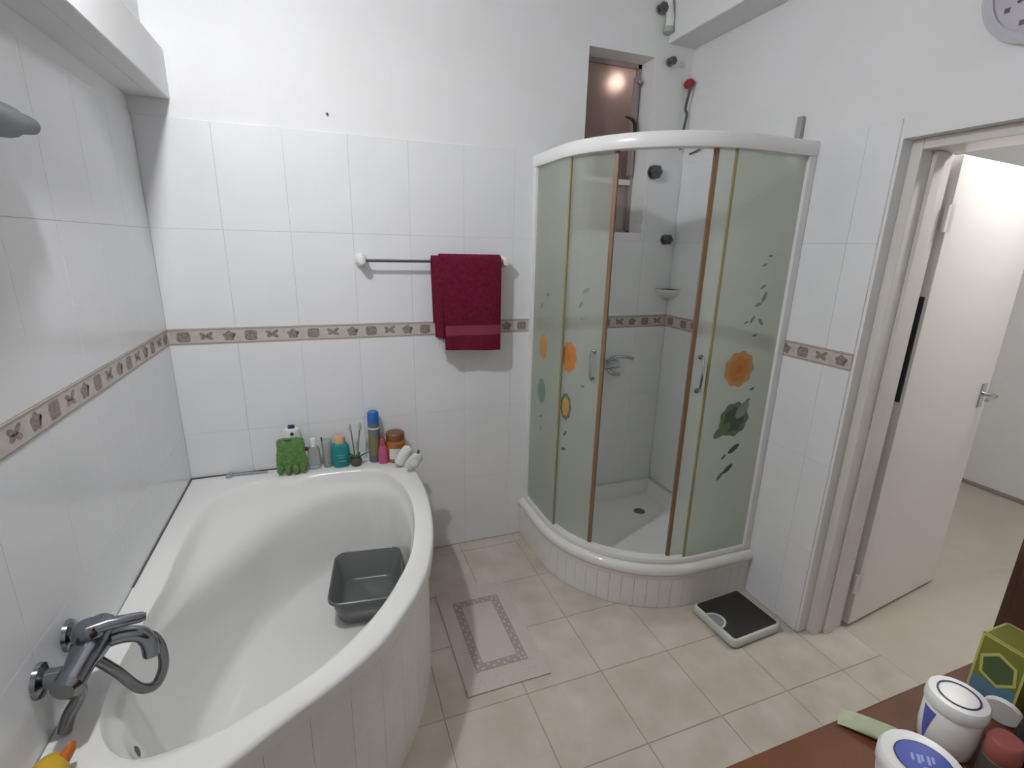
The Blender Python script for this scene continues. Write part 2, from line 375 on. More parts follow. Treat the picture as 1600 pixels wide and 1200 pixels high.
# light shaft outside the window
b = MB(); b.box((1.5, 0.75, 1.3), (2.6, 0.8, 2.95), 'wellwall').box((1.45, 0.2, 1.3), (1.5, 0.8, 2.95), 'wellwall').box((2.6, 0.2, 1.3), (2.65, 0.8, 2.95), 'wellwall').box((1.45, 0.2, 1.25), (2.65, 0.8, 1.3), 'wellwall').box((1.45, 0.2, 2.95), (2.65, 0.8, 3.0), 'wellwall')
struct(b.obj('wall_shaft'), 'brown wall of the light shaft outside the window', 'wall')
t = thing('pane_glow_lamp', 'added lamp making the glow in the brown window pane', 'lamp', (2.155, 0.75, 2.435))  # unseen lamp added behind the pane to give its bright blur
MB().lathe([(0.035, 0.0), (0.035, -0.02), (0.012, -0.05), (0.012, -0.38)], 'white', 12, axis='y').obj('lamp_holder', t, True)
MB().lathe([(0.0, -0.48), (0.03, -0.47), (0.042, -0.44), (0.03, -0.40), (0.012, -0.38), (0, -0.38)], 'pane_glow_bulb', 14, axis='y').obj('bulb', t, True)

# ---- door frame, door, hall
FX0, FX1 = W+0.052, W+0.215
b = MB()
b.box((FX0, DY0-0.036, 0), (FX1, DY0, DZ), 'paint').box((FX0, DY1, 0), (FX1, DY1+0.036, DZ), 'paint').box((FX0, DY1+0.036, DZ-0.034), (FX1, DY0-0.036, DZ), 'paint')
b.box((FX0+0.055, DY0-0.050, 0), (FX1-0.06, DY0-0.036, DZ-0.034), 'paint').box((FX0+0.055, DY1+0.036, 0), (FX1-0.06, DY1+0.050, DZ-0.034), 'paint')
struct(bevel(b.obj('trim_3'), 0.003), 'white painted door frame set into the wall', 'door frame')
d = struct(thing('door_1', 'white door standing open into the hall', 'door', (FX1+0.028, DY0-0.050, 0.0), math.radians(6.5)))
DWD, DH = 0.715, 1.905
o = MB().box((0.0, 0.0, 0.012), (DWD, 0.038, DH), 'doorpaint').obj('door_leaf', d); bevel(o, 0.003)
for z in (0.22, 1.70):
    b = MB(); b.lathe([(0.007, z-0.045), (0.007, z+0.045)], 'paint', 10, (-0.012, 0.006, 0)).box((-0.012, 0.006, z-0.045), (0.03, 0.0, z+0.045), 'paint'); b.obj('hinge', d)
MB().box((-0.005, 0.012, 1.03), (-0.0002, 0.034, 1.43), 'black').obj('dark_gap_strip', d)['label'] = 'dark strip standing in for the dark hinge gap'  # black strip put in for the darkness of the slit by the hinges
b = MB(); b.box((DWD-0.080, -0.006, 0.93), (DWD-0.040, 0.0, 1.04), 'chrome'); hp = b.obj('handle_plate', d); bevel(hp, 0.002)
MB().tube([(DWD-0.060, -0.004, 0.995), (DWD-0.060, -0.045, 0.995), (DWD-0.070, -0.052, 0.995), (DWD-0.145, -0.05, 0.985)], [0.009, 0.009, 0.009, 0.008], 'chrome').obj('lever', hp, True)
HX = 4.86
b = MB(); b.box((W+0.222, -3.0, -0.10), (HX+0.1, 1.2, -0.004), 'hallfloor'); struct(b.obj('floor_hall'), 'warm beige hall floor beyond the door', 'floor')
b = MB(); b.box((HX, -3.0, -0.1), (HX+0.1, 1.2, 2.7), 'plaster'); struct(b.obj('wall_hall_far'), 'white hall wall opposite the bathroom', 'wall')
b = MB(); b.box((W+0.22, 1.2, -0.1), (HX+0.1, 1.3, 2.7), 'plaster').box((W+0.24, 0.0, -0.1), (W+0.30, 1.2, 2.7), 'plaster').box((W+0.22, -3.1, -0.1), (HX+0.1, -3.0, 2.7), 'plaster').box((W+0.16, -3.0, -0.1), (W+0.22, YF, 2.7), 'plaster')
struct(b.obj('wall_hall_side'), 'side walls of the hall', 'wall')
b = MB(); b.box((W+0.22, -3.1, 2.45), (HX+0.1, 1.3, 2.55), 'plaster'); struct(b.obj('ceiling_hall'), 'white hall ceiling', 'ceiling')
b = MB(); b.box((HX-0.012, -3.0, 0), (HX, 1.2, 0.022), 'bline'); struct(b.obj('baseboard_hall'), 'thin dark skirting line of the hall', 'baseboard')
t = thing('hall_lamp', 'bright globe lamp on the hall ceiling above the door', 'lamp', (3.12, -1.42, 2.45))
MB().lathe([(0.05, 0.0), (0.05, -0.02), (0.02, -0.03), (0.02, -0.10)], 'white', 16).obj('lamp_rose', t, True)
MB().lathe([(0.0, -0.22), (0.035, -0.21), (0.06, -0.16), (0.035, -0.11), (0.0, -0.10)], 'hallbulb', 18).obj('bulb', t, True)
# ---- wall lamp over the tub (high on the left wall)
LX = 0.235
t = thing('wall_lamp', 'white bracket lamp with a glowing dome on the left wall above the ledge', 'lamp', (XU, -1.13, 2.56))
MB().lathe([(0.05, 0.0), (0.05, 0.018), (0.02, 0.03), (0.0, 0.03)], 'white', 18, axis='x').obj('lamp_base', t, True)
MB().tube(catmull([(0.02, 0, 0.0), (0.08, 0, 0.035), (0.15, 0, 0.045), (LX-XU, 0, 0.03), (LX-XU, 0, -0.03)], 5), 0.009, 'white', 10).obj('lamp_arm', t, True)
MB().lathe([(0.0, -0.025), (0.03, -0.027), (0.054, -0.040), (0.056, -0.067), (0.053, -0.067), (0.052, -0.062), (0.0, -0.058)], 'white', 24, (LX-XU, 0, 0)).obj('light_cutoff_cap', t, True)  # unseen cap, shaped to cut the lamp's light upward and sideways
MB().lathe([(0.047, -0.064)]+[(0.047*math.cos(a), -0.064-0.047*math.sin(a)) for a in (0.25, 0.5, 0.75, 1.0, 1.25)]+[(0.0, -0.111)], 'bulb', 24, (LX-XU, 0, 0)).obj('dome', t, True)

# ================================================================== BATHTUB
RZ = 0.567
outer_curve = [(0.93, 0.0), (0.941, -0.19), (0.947, -0.433), (0.92, -0.685), (0.872, -0.877), (0.821, -0.998), (0.752, -1.107), (0.683, -1.196), (0.583, -1.28), (0.447, -1.365), (0.348, -1.431), (0.17, -1.53), (0.0, -1.575)]
def star_loop(poly, cen, angs):
    out = []
    P = [Vector((p[0], p[1])) for p in poly]; c = Vector(cen)
    for a in angs:
        dr = Vector((math.cos(a), math.sin(a))); best = None
        for i in range(len(P)):
            p, q = P[i]-c, P[(i+1) % len(P)]-c; e = q-p
            den = dr.x*e.y-dr.y*e.x
            if abs(den) < 1e-12: continue
            tt = (p.x*e.y-p.y*e.x)/den; uu = (p.x*dr.y-p.y*dr.x)/den
            if tt > 0 and -1e-6 <= uu <= 1+1e-6: best = tt if best is None else min(best, tt)
        out.append(c+dr*best)
    return out
CEN = (0.43, -0.66)
oc = [(v.x, v.y) for v in catmull([(x, y, 0) for x, y in outer_curve], 8)]
def outline(dx):      # outer outline moved in by dx on the free curve; straight along the two walls
    pts = []
    for i, (x, y) in enumerate(oc):
        a, c = oc[max(i-1, 0)], oc[min(i+1, len(oc)-1)]
        tx, ty = c[0]-a[0], c[1]-a[1]; l = math.hypot(tx, ty)
        pts.append((x+ty/l*dx, y-tx/l*dx))        # the normal (-ty, tx) points out of the tub
    pts = [(max(px, 0.002), min(py, -0.002)) for px, py in pts]
    return pts+[(0.002, -0.002)]
L1 = [(0.084,-0.749),(0.078,-0.611),(0.080,-0.40),(0.126,-0.224),(0.253,-0.112),(0.40,-0.100),(0.55,-0.104),(0.757,-0.146),(0.845,-0.279),(0.872,-0.45),(0.860,-0.63),(0.815,-0.83),(0.745,-0.98),(0.666,-1.10),(0.571,-1.198),(0.483,-1.262),(0.392,-1.31),(0.31,-1.342),(0.243,-1.356),(0.171,-1.353),(0.112,-1.30),(0.075,-1.216),(0.066,-1.104),(0.070,-0.979),(0.078,-0.872)]
L3 = [(0.09,-1.0),(0.12,-0.80),(0.19,-0.60),(0.325,-0.36),(0.45,-0.245),(0.58,-0.185),(0.72,-0.185),(0.81,-0.27),(0.848,-0.45),(0.836,-0.65),(0.78,-0.84),(0.70,-0.99),(0.58,-1.13),(0.42,-1.245),(0.27,-1.295),(0.15,-1.27),(0.095,-1.16)]
L5 = [(0.165,-0.98),(0.195,-0.82),(0.27,-0.62),(0.395,-0.42),(0.51,-0.31),(0.63,-0.25),(0.73,-0.26),(0.79,-0.35),(0.80,-0.5),(0.78,-0.66),(0.72,-0.82),(0.64,-0.95),(0.52,-1.07),(0.40,-1.15),(0.28,-1.17),(0.20,-1.12)]
def dense(l): return [(v.x, v.y) for v in catmull([(x, y, 0) for x, y in l], 6, True)]
cor = math.atan2(-CEN[1], -CEN[0]); cor2 = math.atan2(-1.575-CEN[1], -CEN[0]); cor3 = math.atan2(-CEN[1], 0.93-CEN[0])
NA = 160; angs = [-PI+2*PI*i/NA for i in range(NA)]
for cc in (cor, cor2, cor3):
    k = min(range(NA), key=lambda i: abs(angs[i]-cc)); angs[k] = cc
def lp(poly, z, fn=None): return [(v.x, v.y, z if fn is None else fn(v)) for v in star_loop(poly, CEN, angs)]
o0, o1, o2 = outline(0.0), outline(0.004), outline(0.012)
A1, A3, A5 = (star_loop(dense(l), CEN, angs) for l in (L1, L3, L5))
def blend(A, B, t): return [a.lerp(b_, t) for a, b_ in zip(A, B)]
def zz(A, z): return [(v.x, v.y, z) for v in A]
loops = [lp(outline(0.03), 0.522), lp(o0, 0.520), lp(o0, 0.556), lp(o1, 0.563), lp(o2, RZ),
         zz(blend(A1, star_loop(o2, CEN, angs), 0.15), RZ), zz(A1, RZ-0.002), zz(blend(A1, A3, 0.06), RZ-0.008), zz(blend(A1, A3, 0.14), RZ-0.022),
         zz(blend(A1, A3, 0.24), 0.528), zz(blend(A1, A3, 0.42), 0.512), zz(blend(A1, A3, 0.70), 0.495), zz(blend(A1, A3, 0.88), 0.478), zz(A3, 0.448)]
for t, z in ((0.10, 0.405), (0.2, 0.352), (0.32, 0.29), (0.46, 0.235), (0.64, 0.197), (0.83, 0.178), (1.0, 0.170)): loops.append(zz(blend(A3, A5, t), z))
cv = Vector((0.47, -0.72))
for t, z in ((0.7, 0.164), (0.35, 0.159), (0.05, 0.157)): loops.append([((v.x-cv.x)*t+cv.x, (v.y-cv.y)*t+cv.y, z) for v in A5])
tub = thing('corner_bathtub', 'white corner bathtub with a curved rim and sloping inner seat', 'bathtub', (0, 0, 0))
MB().loft(loops, 'acrylic', cap1=True).obj('tub_shell', tub, 60)
# apron of upright white tiles under the rim
ac = catmull([(x, y, 0) for x, y in outline(0.022)[:-1]], 1)
seg = [0.0]
for i in range(1, len(ac)): seg.append(seg[-1]+(ac[i]-ac[i-1]).length)
def along(path, seg, s):
    for i in range(1, len(path)):
        if s <= seg[i] or i == len(path)-1:
            u = (s-seg[i-1])/max(seg[i]-seg[i-1], 1e-9); return path[i-1].lerp(path[i], u)
nt_ = 18; ln = seg[-1]/nt_
for i in range(nt_):
    b = MB(); a0, a1 = i*ln+0.0005, (i+1)*ln-0.0005; fr, bk = [], []
    for k in range(5):
        p = along(ac, seg, a0+(a1-a0)*k/4); q = along(ac, seg, min(a0+(a1-a0)*k/4+0.002, seg[-1])); r0 = along(ac, seg, max(a0+(a1-a0)*k/4-0.002, 0))
        tv = (q-r0).normalized(); nv = Vector((tv.y, -tv.x, 0))
        bq = p+nv*0.012; fr.append(p); bk.append(Vector((max(bq.x, 0.002), min(bq.y, -0.002), 0)))
    lps = [[(v.x, v.y, z) for v in fr]+[(v.x, v.y, z) for v in reversed(bk)] for z in (0.001, 0.5195)]
    b.loft(lps, 'strip', True, True); b.obj('apron_tile', tub)
# core behind the apron tiles so that the joints are closed
pc = [(x, y) for x, y in outline(0.036)]
MB().loft([[(x, y, z) for x, y in pc] for z in (0.0005, 0.515)], 'grout').obj('apron_core', tub)
# drain, overflow, dark sealant line
MB().lathe([(0.0, 0.0), (0.03, 0.0), (0.03, 0.006), (0.022, 0.009), (0.0, 0.009)], 'steel', 18, (0.28, -1.10, 0.166)).obj('drain', tub, True)
MB().lathe([(0.017, -0.02), (0.017, 0.001), (0.013, 0.005), (0.0, 0.006)], 'greymetal', 16, axis='x').obj('overflow', tub, True, (0.109, -1.19, 0.412), (0, math.radians(-18), math.radians(12)))
MB().box((0.001, -0.008, RZ-0.002), (0.34, -0.001, RZ+0.004), 'sealant').box((0.001, -0.75, RZ-0.002), (0.005, -0.008, RZ+0.003), 'sealant').obj('sealant_line', tub)

# ---- bath mixer on the left wall
fx = thing('bath_mixer', 'chrome bath mixer tap on the wall above the tub', 'tap', (0.0, -1.155, 0.70))
b = MB().tube([(0.060, -0.125, 0.0), (0.060, -0.115, 0), (0.060, -0.055, 0.0), (0.060, 0.0, 0.0), (0.060, 0.05, 0), (0.060, 0.075, 0), (0.060, 0.083, 0)], [0.017, 0.028, 0.027, 0.036, 0.031, 0.027, 0.016], 'tapchrome', 16); b.obj('mixer_body', fx, True)
for yy in (-0.075, 0.055):
    b = MB().lathe([(0.036, 0.0), (0.034, 0.008), (0.02, 0.014), (0.018, 0.058)], 'tapchrome', 18, (0, yy, 0), 'x'); b.obj('wall_flange', fx, True)
MB().lathe([(0.031, 0.02), (0.032, 0.036), (0.025, 0.050), (0.0, 0.054)], 'tapchrome', 18, (0.058, 0.01, 0)).obj('cartridge_dome', fx, True)
MB().tube([(0.060, 0.0, 0.040), (0.095, 0.012, 0.040), (0.150, 0.028, 0.030), (0.160, 0.030, 0.028)], [0.015, 0.014, 0.012, 0.008], 'tapchrome', 10).obj('lever', fx, True)
MB().tube(catmull([(0.062, 0.02, -0.012), (0.105, 0.030, -0.010), (0.138, 0.037, -0.022), (0.150, 0.040, -0.05), (0.151, 0.040, -0.085)], 4), 0.018, 'tapchrome', 12).obj('spout', fx, True)
MB().tube(catmull([(0.066, -0.01, -0.025), (0.095, 0.0, -0.08), (0.125, 0.012, -0.150), (0.150, 0.035, -0.170), (0.165, 0.06, -0.13), (0.150, 0.07, -0.06), (0.085, 0.06, -0.02)], 6), 0.0115, 'steel', 10).obj('hose', fx, True)
MB().tube(catmull([(0.058, -0.075, -0.02), (0.055, -0.065, -0.06), (0.035, -0.080, -0.095), (0.025, -0.090, -0.126)], 6), 0.0125, 'steel', 10).obj('supply_hose', fx, True)
# ---- dark shower handset on the left wall
hs = thing('wall_shower_holder', 'dark grey shower handset in its bracket high on the left wall', 'shower head', (0.0, -1.06, 1.785))
MB().lathe([(0.03, 0.0), (0.028, 0.01), (0.014, 0.016), (0.013, 0.05)], 'greymetal', 16, (0, 0.03, 0), 'x').obj('bracket', hs, True)
MB().tube([(0.055, -0.10, -0.02), (0.055, -0.04, -0.008), (0.055, 0.07, 0.0), (0.055, 0.10, 0.004), (0.055, 0.16, 0.008), (0.055, 0.165, 0.008)], [0.034, 0.036, 0.030, 0.022, 0.017, 0.013], 'greymetal', 16).obj('handset', hs, True)

# ---- grey washing-up basin in the tub
bs = thing('grey_basin', 'dark grey plastic basin standing inside the bathtub', 'basin', (0.683, -0.515, 0.170), math.radians(-7))
def rrect(hx, hy, r, z, n=6):
    out = []
    for sx, sy, a0 in ((1, 1, 0), (-1, 1, PI/2), (-1, -1, PI), (1, -1, 1.5*PI)):
        for i in range(n+1):
            a = a0+PI/2*i/n; out.append((sx*(hx-r)+r*math.cos(a), sy*(hy-r)+r*math.sin(a), z))
    return out
MB().loft([rrect(0.098, 0.122, 0.045, 0.0), rrect(0.112, 0.136, 0.05, 0.012), rrect(0.130, 0.156, 0.05, 0.105), rrect(0.130, 0.156, 0.05, 0.112), rrect(0.140, 0.167, 0.05, 0.112), rrect(0.140, 0.167, 0.05, 0.122), rrect(0.136, 0.163, 0.05, 0.125), rrect(0.130, 0.156, 0.048, 0.120), rrect(0.108, 0.132, 0.046, 0.016), rrect(0.094, 0.118, 0.042, 0.006)], 'basin', True, True).obj('bowl', bs, 50)

# ================================================================== SHOWER
CX, CY, R0 = 2.105, -0.255, 0.527
def spt(s, off=0.0):           # point on the quadrant path at length s, moved outward by off
    la = R0*PI/2
    if s <= -CY: return Vector((CX-R0-off, -s, 0)), Vector((-1, 0, 0))
    if s <= -CY+la:
        a = (s+CY)/R0; n = Vector((-math.cos(a), -math.sin(a), 0)); return Vector((CX, CY, 0))+n*(R0+off), n
    return Vector((CX+s+CY-la, CY-R0-off, 0)), Vector((0, -1, 0))
STOT = -CY+R0*PI/2+(W-CX)
def sweep(b, s0, s1, prof, m, n=40, caps=True):   # prof: list of (offset, z)
    lps = []
    for i in range(n+1):
        s = s0+(s1-s0)*i/n; lps.append([(*(spt(s, o)[0].xy), z) for o, z in prof])
    return b.loft(lps, m, caps, caps)
# base: tiled plinth + tray
sb = thing('shower_tray', 'white quadrant shower tray on a curved plinth of upright tiles', 'shower tray', (0, 0, 0))
sb.location = (0, 0, 0)
b = MB(); sweep(b, 0.002, STOT-0.002, [(0.015, 0.0005), (0.022, 0.0005), (0.022, 0.175), (0.015, 0.175)], 'grout', 48); b.obj('plinth_core', sb)
NP = 26
for i in range(NP):
    s0, s1 = 0.004+(STOT-0.008)*i/NP+0.0006, 0.004+(STOT-0.008)*(i+1)/NP-0.0006
    b = MB(); sweep(b, s0, s1, [(0.022, 0.001), (0.0295, 0.001), (0.0305, 0.003), (0.0305, 0.148), (0.0295, 0.150), (0.022, 0.150)], 'strip', 4); b.obj('plinth_tile', sb)
b = MB(); sweep(b, 0.004, STOT-0.004, [(0.018, 0.1505), (0.032, 0.1505), (0.033, 0.153), (0.033, 0.172), (0.018, 0.172)], 'strip', 48); b.obj('plinth_trim', sb, True)
b = MB(); sweep(b, 0.002, STOT-0.002, [(-0.045, 0.172), (0.036, 0.172), (0.042, 0.180), (0.043, 0.198), (0.036, 0.212), (0.022, 0.220), (-0.02, 0.222), (-0.035, 0.218), (-0.045, 0.205)], 'acrylic', 56); b.obj('tray_rim', sb, 60)
def region(off, z, n=40):
    pts = [(*(spt(STOT*i/n, off)[0].xy), z) for i in range(n+1)]
    return pts+[(W-0.002, -0.002, z)]
def inset(off, e, z, n=40):    # region with the two wall sides drawn in by e as well
    pts = []
    for i in range(n+1):
        p = spt(STOT*i/n, off)[0]; pts.append((min(p.x, W-e), min(p.y, -e), z))
    return pts+[(W-e, -e, z)]
MB().loft([inset(-0.044, 0.001, 0.205), inset(-0.044, 0.016, 0.222), inset(-0.046, 0.03, 0.218), inset(-0.055, 0.045, 0.19), inset(-0.075, 0.06, 0.150), inset(-0.10, 0.09, 0.142), ], 'acrylic', cap1=True).obj('tray_basin', sb, 40)
MB().lathe([(0.0, 0.004), (0.026, 0.004), (0.032, 0.0), (0.034, -0.002)], 'steel', 20, (2.185, -0.225, 0.1425)).obj('drain_cover', sb, True)
# enclosure
se = thing('shower_enclosure', 'quadrant shower cabin with frosted flower-print glass and white rails', 'shower cabin', (0, 0, 0.222))
def part(b, name, parent=None, smooth=False): return b.obj(name, parent or se, smooth, (0, 0, -0.222) if (parent is None) else (0, 0, 0))
ZG0, ZG1 = 0.236, 1.935
b = MB(); sweep(b, 0.001, STOT-0.001, [(-0.034, 1.930), (0.016, 1.930), (0.020, 1.938), (0.020, 1.974), (0.014, 1.982), (-0.030, 1.982), (-0.034, 1.976)], 'alu', 56); part(b, 'top_rail', smooth=50)
b = MB(); sweep(b, 0.001, STOT-0.001, [(-0.034, 0.2224), (0.016, 0.2224), (0.018, 0.228), (0.014, 0.244), (-0.030, 0.244), (-0.034, 0.238)], 'alu', 56); part(b, 'bottom_rail', smooth=50)
b = MB(); b.box((CX-R0-0.016, -0.030, ZG0), (CX-R0+0.026, -0.001, 1.93), 'alu'); bevel(part(b, 'wall_profile'), 0.003)
b = MB(); b.box((W-0.036, CY-R0-0.016, ZG0), (W-0.001, CY-R0+0.026, 1.93), 'alu'); bevel(part(b, 'wall_profile'), 0.003)
def pane(name, s0, s1, off, n):
    b = MB(); sweep(b, s0, s1, [(off-0.0025, ZG0), (off+0.0025, ZG0), (off+0.0025, ZG1), (off-0.0025, ZG1)], 'frost', n); return part(b, name, smooth=30)
def edge(parent, s0, s1, off, m, name, d0=0.007):
    b = MB(); sweep(b, s0, s1, [(off-d0, ZG0), (off+d0, ZG0), (off+d0, ZG1), (off-d0, ZG1)], m, 2); return part(b, name, parent)
SF1, SD1, SD2, SF2 = 0.345, 0.560, 0.945, 1.010
gl = pane('fixed_glass', 0.026, SF1, 0.0, 12); edge(gl, SF1-0.003, SF1+0.006, 0.0, 'olive', 'glass_edge', 0.004)
gr = pane('fixed_glass', SF2, STOT-0.03, 0.0, 12); edge(gr, SF2-0.006, SF2+0.003, 0.0, 'olive', 'glass_edge', 0.004)
dl = pane('sliding_door', 0.215, SD1, -0.020, 14); edge(dl, SD1-0.002, SD1+0.014, -0.020, 'brown', 'door_seal')
dr = pane('sliding_door', SD2, 1.275, -0.020, 14); edge(dr, SD2-0.014, SD2+0.002, -0.020, 'brown', 'door_seal')
def door_handle(parent, s, z0, z1):
    p0, n0 = spt(s, -0.018)
    b = MB()
    b.tube(catmull([p0+Vector((0, 0, z0)), p0+n0*0.022+Vector((0, 0, z0+0.006)), p0+n0*0.030+Vector((0, 0, (z0+z1)/2)), p0+n0*0.022+Vector((0, 0, z1-0.006)), p0+Vector((0, 0, z1))], 5), 0.006, 'chrome', 8)
    for z in (z0, z1):
        b.tube([p0-n0*0.012+Vector((0, 0, z)), p0+n0*0.006+Vector((0, 0, z))], 0.011, 'chrome', 10)
    part(b, 'door_handle', parent, True)
door_handle(dl, SD1-0.035, 1.03, 1.15); door_handle(dr, SD2+0.033, 1.02, 1.16)
# flower prints on the glass (thin printed film following the pane)
def film(b, poly, s, z, off, m):
    vs_ = [(*(spt(s+u, off)[0].xy), z+v) for u, v in poly]; cpt = (*(spt(s, off)[0].xy), z)
    n = len(vs_); b.add([cpt]+vs_, [(0, 1+i, 1+(i+1) % n) for i in range(n)], m)
def blob(rx, rz, lob, amp, ph=0.0, n=40): return [((1+amp*math.cos(lob*a+ph))*rx*math.cos(a), (1+amp*math.cos(lob*a+ph))*rz*math.sin(a)) for a in [2*PI*i/n for i in range(n)]]
def leafp(l, wd, ang):
    ca, sa = math.cos(ang), math.sin(ang); return [(l*math.cos(q)*ca-wd*math.sin(q)*sa, l*math.cos(q)*sa+wd*math.sin(q)*ca) for q in [2*PI*i/14 for i in range(14)]]
def flower(b, s, z, off, r, c1, c2, c3=None, sq=1.0):
    film(b, blob(r*sq, r, 9, 0.055), s, z, off, c1); film(b, blob(r*0.70*sq, r*0.70, 7, 0.08, 1.0), s, z, off+0.0004, c2)
    if c3: film(b, blob(r*0.25*sq, r*0.25, 5, 0.1), s, z, off+0.0008, c3)
fo = 0.0032
def flower_part(parent, *a):
    b = MB(); flower(b, *a); part(b, 'flower_print', parent)
def leaf_part(parent, poly, *a):
    b = MB(); film(b, poly, *a); part(b, 'leaf_print', parent)
PP = gr; s_ = 1.162
flower_part(PP, s_, 1.106, fo, 0.075, 'orange2', 'orange', 'orange3'); flower_part(PP, s_+0.012, 0.885, fo, 0.076, 'pgreen', 'pdark', None)
leaf_part(PP, leafp(0.05, 0.022, 0.6), s_-0.045, 0.840, fo+0.0006, 'pgreen'); leaf_part(PP, leafp(0.045, 0.025, 0.9), s_+0.05, 0.925, fo+0.0006, 'pgrey')
for du, z, l, a, m in ((0.035, 0.748, 0.034, 0.6, 'pdark'), (-0.015, 0.715, 0.016, 0.8, 'pgreen'), (0.018, 0.655, 0.032, 0.7, 'pdark'), (-0.02, 0.625, 0.024, 0.9, 'pgreen'), (0.085, 1.015, 0.014, 0.3, 'pgreen'), (0.070, 0.965, 0.016, 0.5, 'pgreen'),
                       (0.055, 1.245, 0.012, 0.2, 'pgreen'), (0.075, 1.40, 0.024, 1.2, 'pgrey'), (0.05, 1.37, 0.018, 0.3, 'pgrey'), (0.06, 1.44, 0.016, 0.5, 'pgrey'), (0.03, 1.31, 0.018, 1.0, 'pgrey'), (0.075, 1.30, 0.02, -0.8, 'pgrey'), (0.0, 1.30, 0.012, 0.4, 'pgrey'), (0.05, 1.525, 0.013, 0.4, 'pgrey'), (0.075, 1.56, 0.012, 0.1, 'pgrey')):
    leaf_part(PP, leafp(l, l*0.38, a), s_+du, z, fo, m)
PP = gl; s_ = 0.165
flower_part(PP, s_, 1.11, fo, 0.062, 'orange2', 'orange2', None, 0.72); flower_part(PP, s_, 0.885, fo, 0.062, 'pteal', 'pteal', None, 0.72)
for du, z, l, a, m in ((0.0, 0.755, 0.016, 0.4, 'pteal'), (0.005, 0.69, 0.014, 0.9, 'pgrey'), (-0.04, 1.30, 0.02, 0.9, 'pgrey'), (0.03, 1.36, 0.02, 0.2, 'pgrey')): leaf_part(PP, leafp(l, l*0.4, a), s_+du, z, fo, m)
PP = dl; s_ = 0.385; fd = -0.020+fo
flower_part(PP, s_-0.006, 1.10, fd, 0.068, 'orange', 'orange', 'orange3', 0.72); flower_part(PP, s_-0.012, 0.865, fd, 0.064, 'pgreen', 'orange2', None, 0.6)
for du, z, l, a, m in ((-0.006, 0.735, 0.018, 0.9, 'pgreen'), (-0.012, 0.655, 0.018, 0.3, 'pgreen'), (0.05, 1.34, 0.018, 0.9, 'pgrey'), (0.075, 1.40, 0.022, 0.5, 'pgrey'), (0.06, 1.28, 0.014, 0.2, 'pgrey'), (0.09, 0.985, 0.012, 0.1, 'pgrey')): leaf_part(PP, leafp(l, l*0.4, a), s_+du, z, fd, m)

# ---- shower fittings
t = thing('shower_mixer', 'chrome shower mixer tap on the back wall inside the shower', 'tap', (2.01, 0, 0.965))
MB().tube([(-0.075, -0.045, 0), (-0.07, -0.045, 0), (0, -0.045, 0), (0.07, -0.045, 0), (0.075, -0.045, 0)], [0.014, 0.021, 0.027, 0.021, 0.014], 'chrome', 14).obj('mixer_body', t, True)
for xx in (-0.06, 0.06): MB().lathe([(0.03, 0.0), (0.029, -0.008), (0.015, -0.014), (0.014, -0.045)], 'chrome', 16, (xx, 0, 0), 'y').obj('wall_flange', t, True)
MB().tube(catmull([(0, -0.06, 0.015), (0.01, -0.085, 0.045), (0.05, -0.12, 0.058), (0.10, -0.14, 0.048)], 5), 0.009, 'chrome', 10).obj('lever', t, True)
MB().tube(catmull([(0.0, -0.05, -0.02), (0.02, -0.07, -0.045), (0.06, -0.085, -0.05)], 5), 0.010, 'chrome', 10).obj('outlet', t, True)
def knob_valve(label, x, z, r=0.026, cat='valve'):
    t = thing('wall_valve', label, cat, (x, 0, z))
    MB().lathe([(r*1.1, 0.0), (r*1.05, -0.006), (r*0.6, -0.01), (r*0.55, -0.022)], 'steel', 16, axis='y').obj('flange', t, True)
    b = MB(); n = 24; lps = []
    for yy, k in ((-0.018, 0.7), (-0.021, 1.0), (-0.036, 0.95), (-0.041, 0.6)):
        lps.append([((r*k*(1+0.10*math.cos(6*2*PI*i/n)))*math.cos(2*PI*i/n), yy, (r*k*(1+0.10*math.cos(6*2*PI*i/n)))*math.sin(2*PI*i/n)) for i in range(n)])
    b.loft(lps, 'greymetal', True, True); b.obj('knob', t, True)
knob_valve('dark grey valve knob beside the window inside the shower', 2.225, 1.953, 0.032)
knob_valve('dark grey valve knob in the shower corner above the soap shelf', 2.338, 1.625, 0.026)
knob_valve('small grey valve knob just under the ceiling beam', 2.262, 2.453, 0.018)
knob_valve('small grey valve knob at the very top beside the beam', 2.182, 2.662, 0.020)
t = thing('pipe_elbow', 'white pipe elbow with grey collar on the wall beside the beam', 'pipe', (2.222, 0, 2.60))
MB().tube(catmull([(-0.02, -0.022, 0.12), (-0.005, -0.022, 0.06), (0.004, -0.024, 0.02), (0.0, -0.022, -0.02)], 5), 0.019, 'white', 12).obj('pipe', t, True)
MB().lathe([(0.022, -0.035), (0.024, -0.03), (0.024, -0.015), (0.020, -0.012)], 'sage', 14, (0.0, -0.024, 0)).obj('collar', t, True)
t = thing('red_plug', 'red plug with a dark cable hanging in the corner above the shower', 'plug', (2.376, 0, 2.37))
MB().lathe([(0.018, 0.0), (0.021, -0.008), (0.021, -0.03), (0.014, -0.042), (0.0, -0.044)], 'red', 16, axis='y').obj('plug', t, True)
MB().tube(catmull([(0.0, -0.03, -0.01), (-0.006, -0.032, -0.05), (-0.008, -0.02, -0.11), (0.004, -0.02, -0.14), (-0.004, -0.02, -0.20), (-0.010, -0.015, -0.30)], 6), 0.0065, 'greymetal', 8).obj('cable', t, True)
tag(MB().tube(catmull([(W-0.006, -0.055, 2.045), (W-0.006, -0.12, 2.055), (W-0.006, -0.20, 2.083), (W-0.006, -0.28, 2.088)], 5), 0.004, 'greymetal', 6).obj('wall_wire', smooth=True), 'thin grey wire along the right wall at the shower top', 'wire')
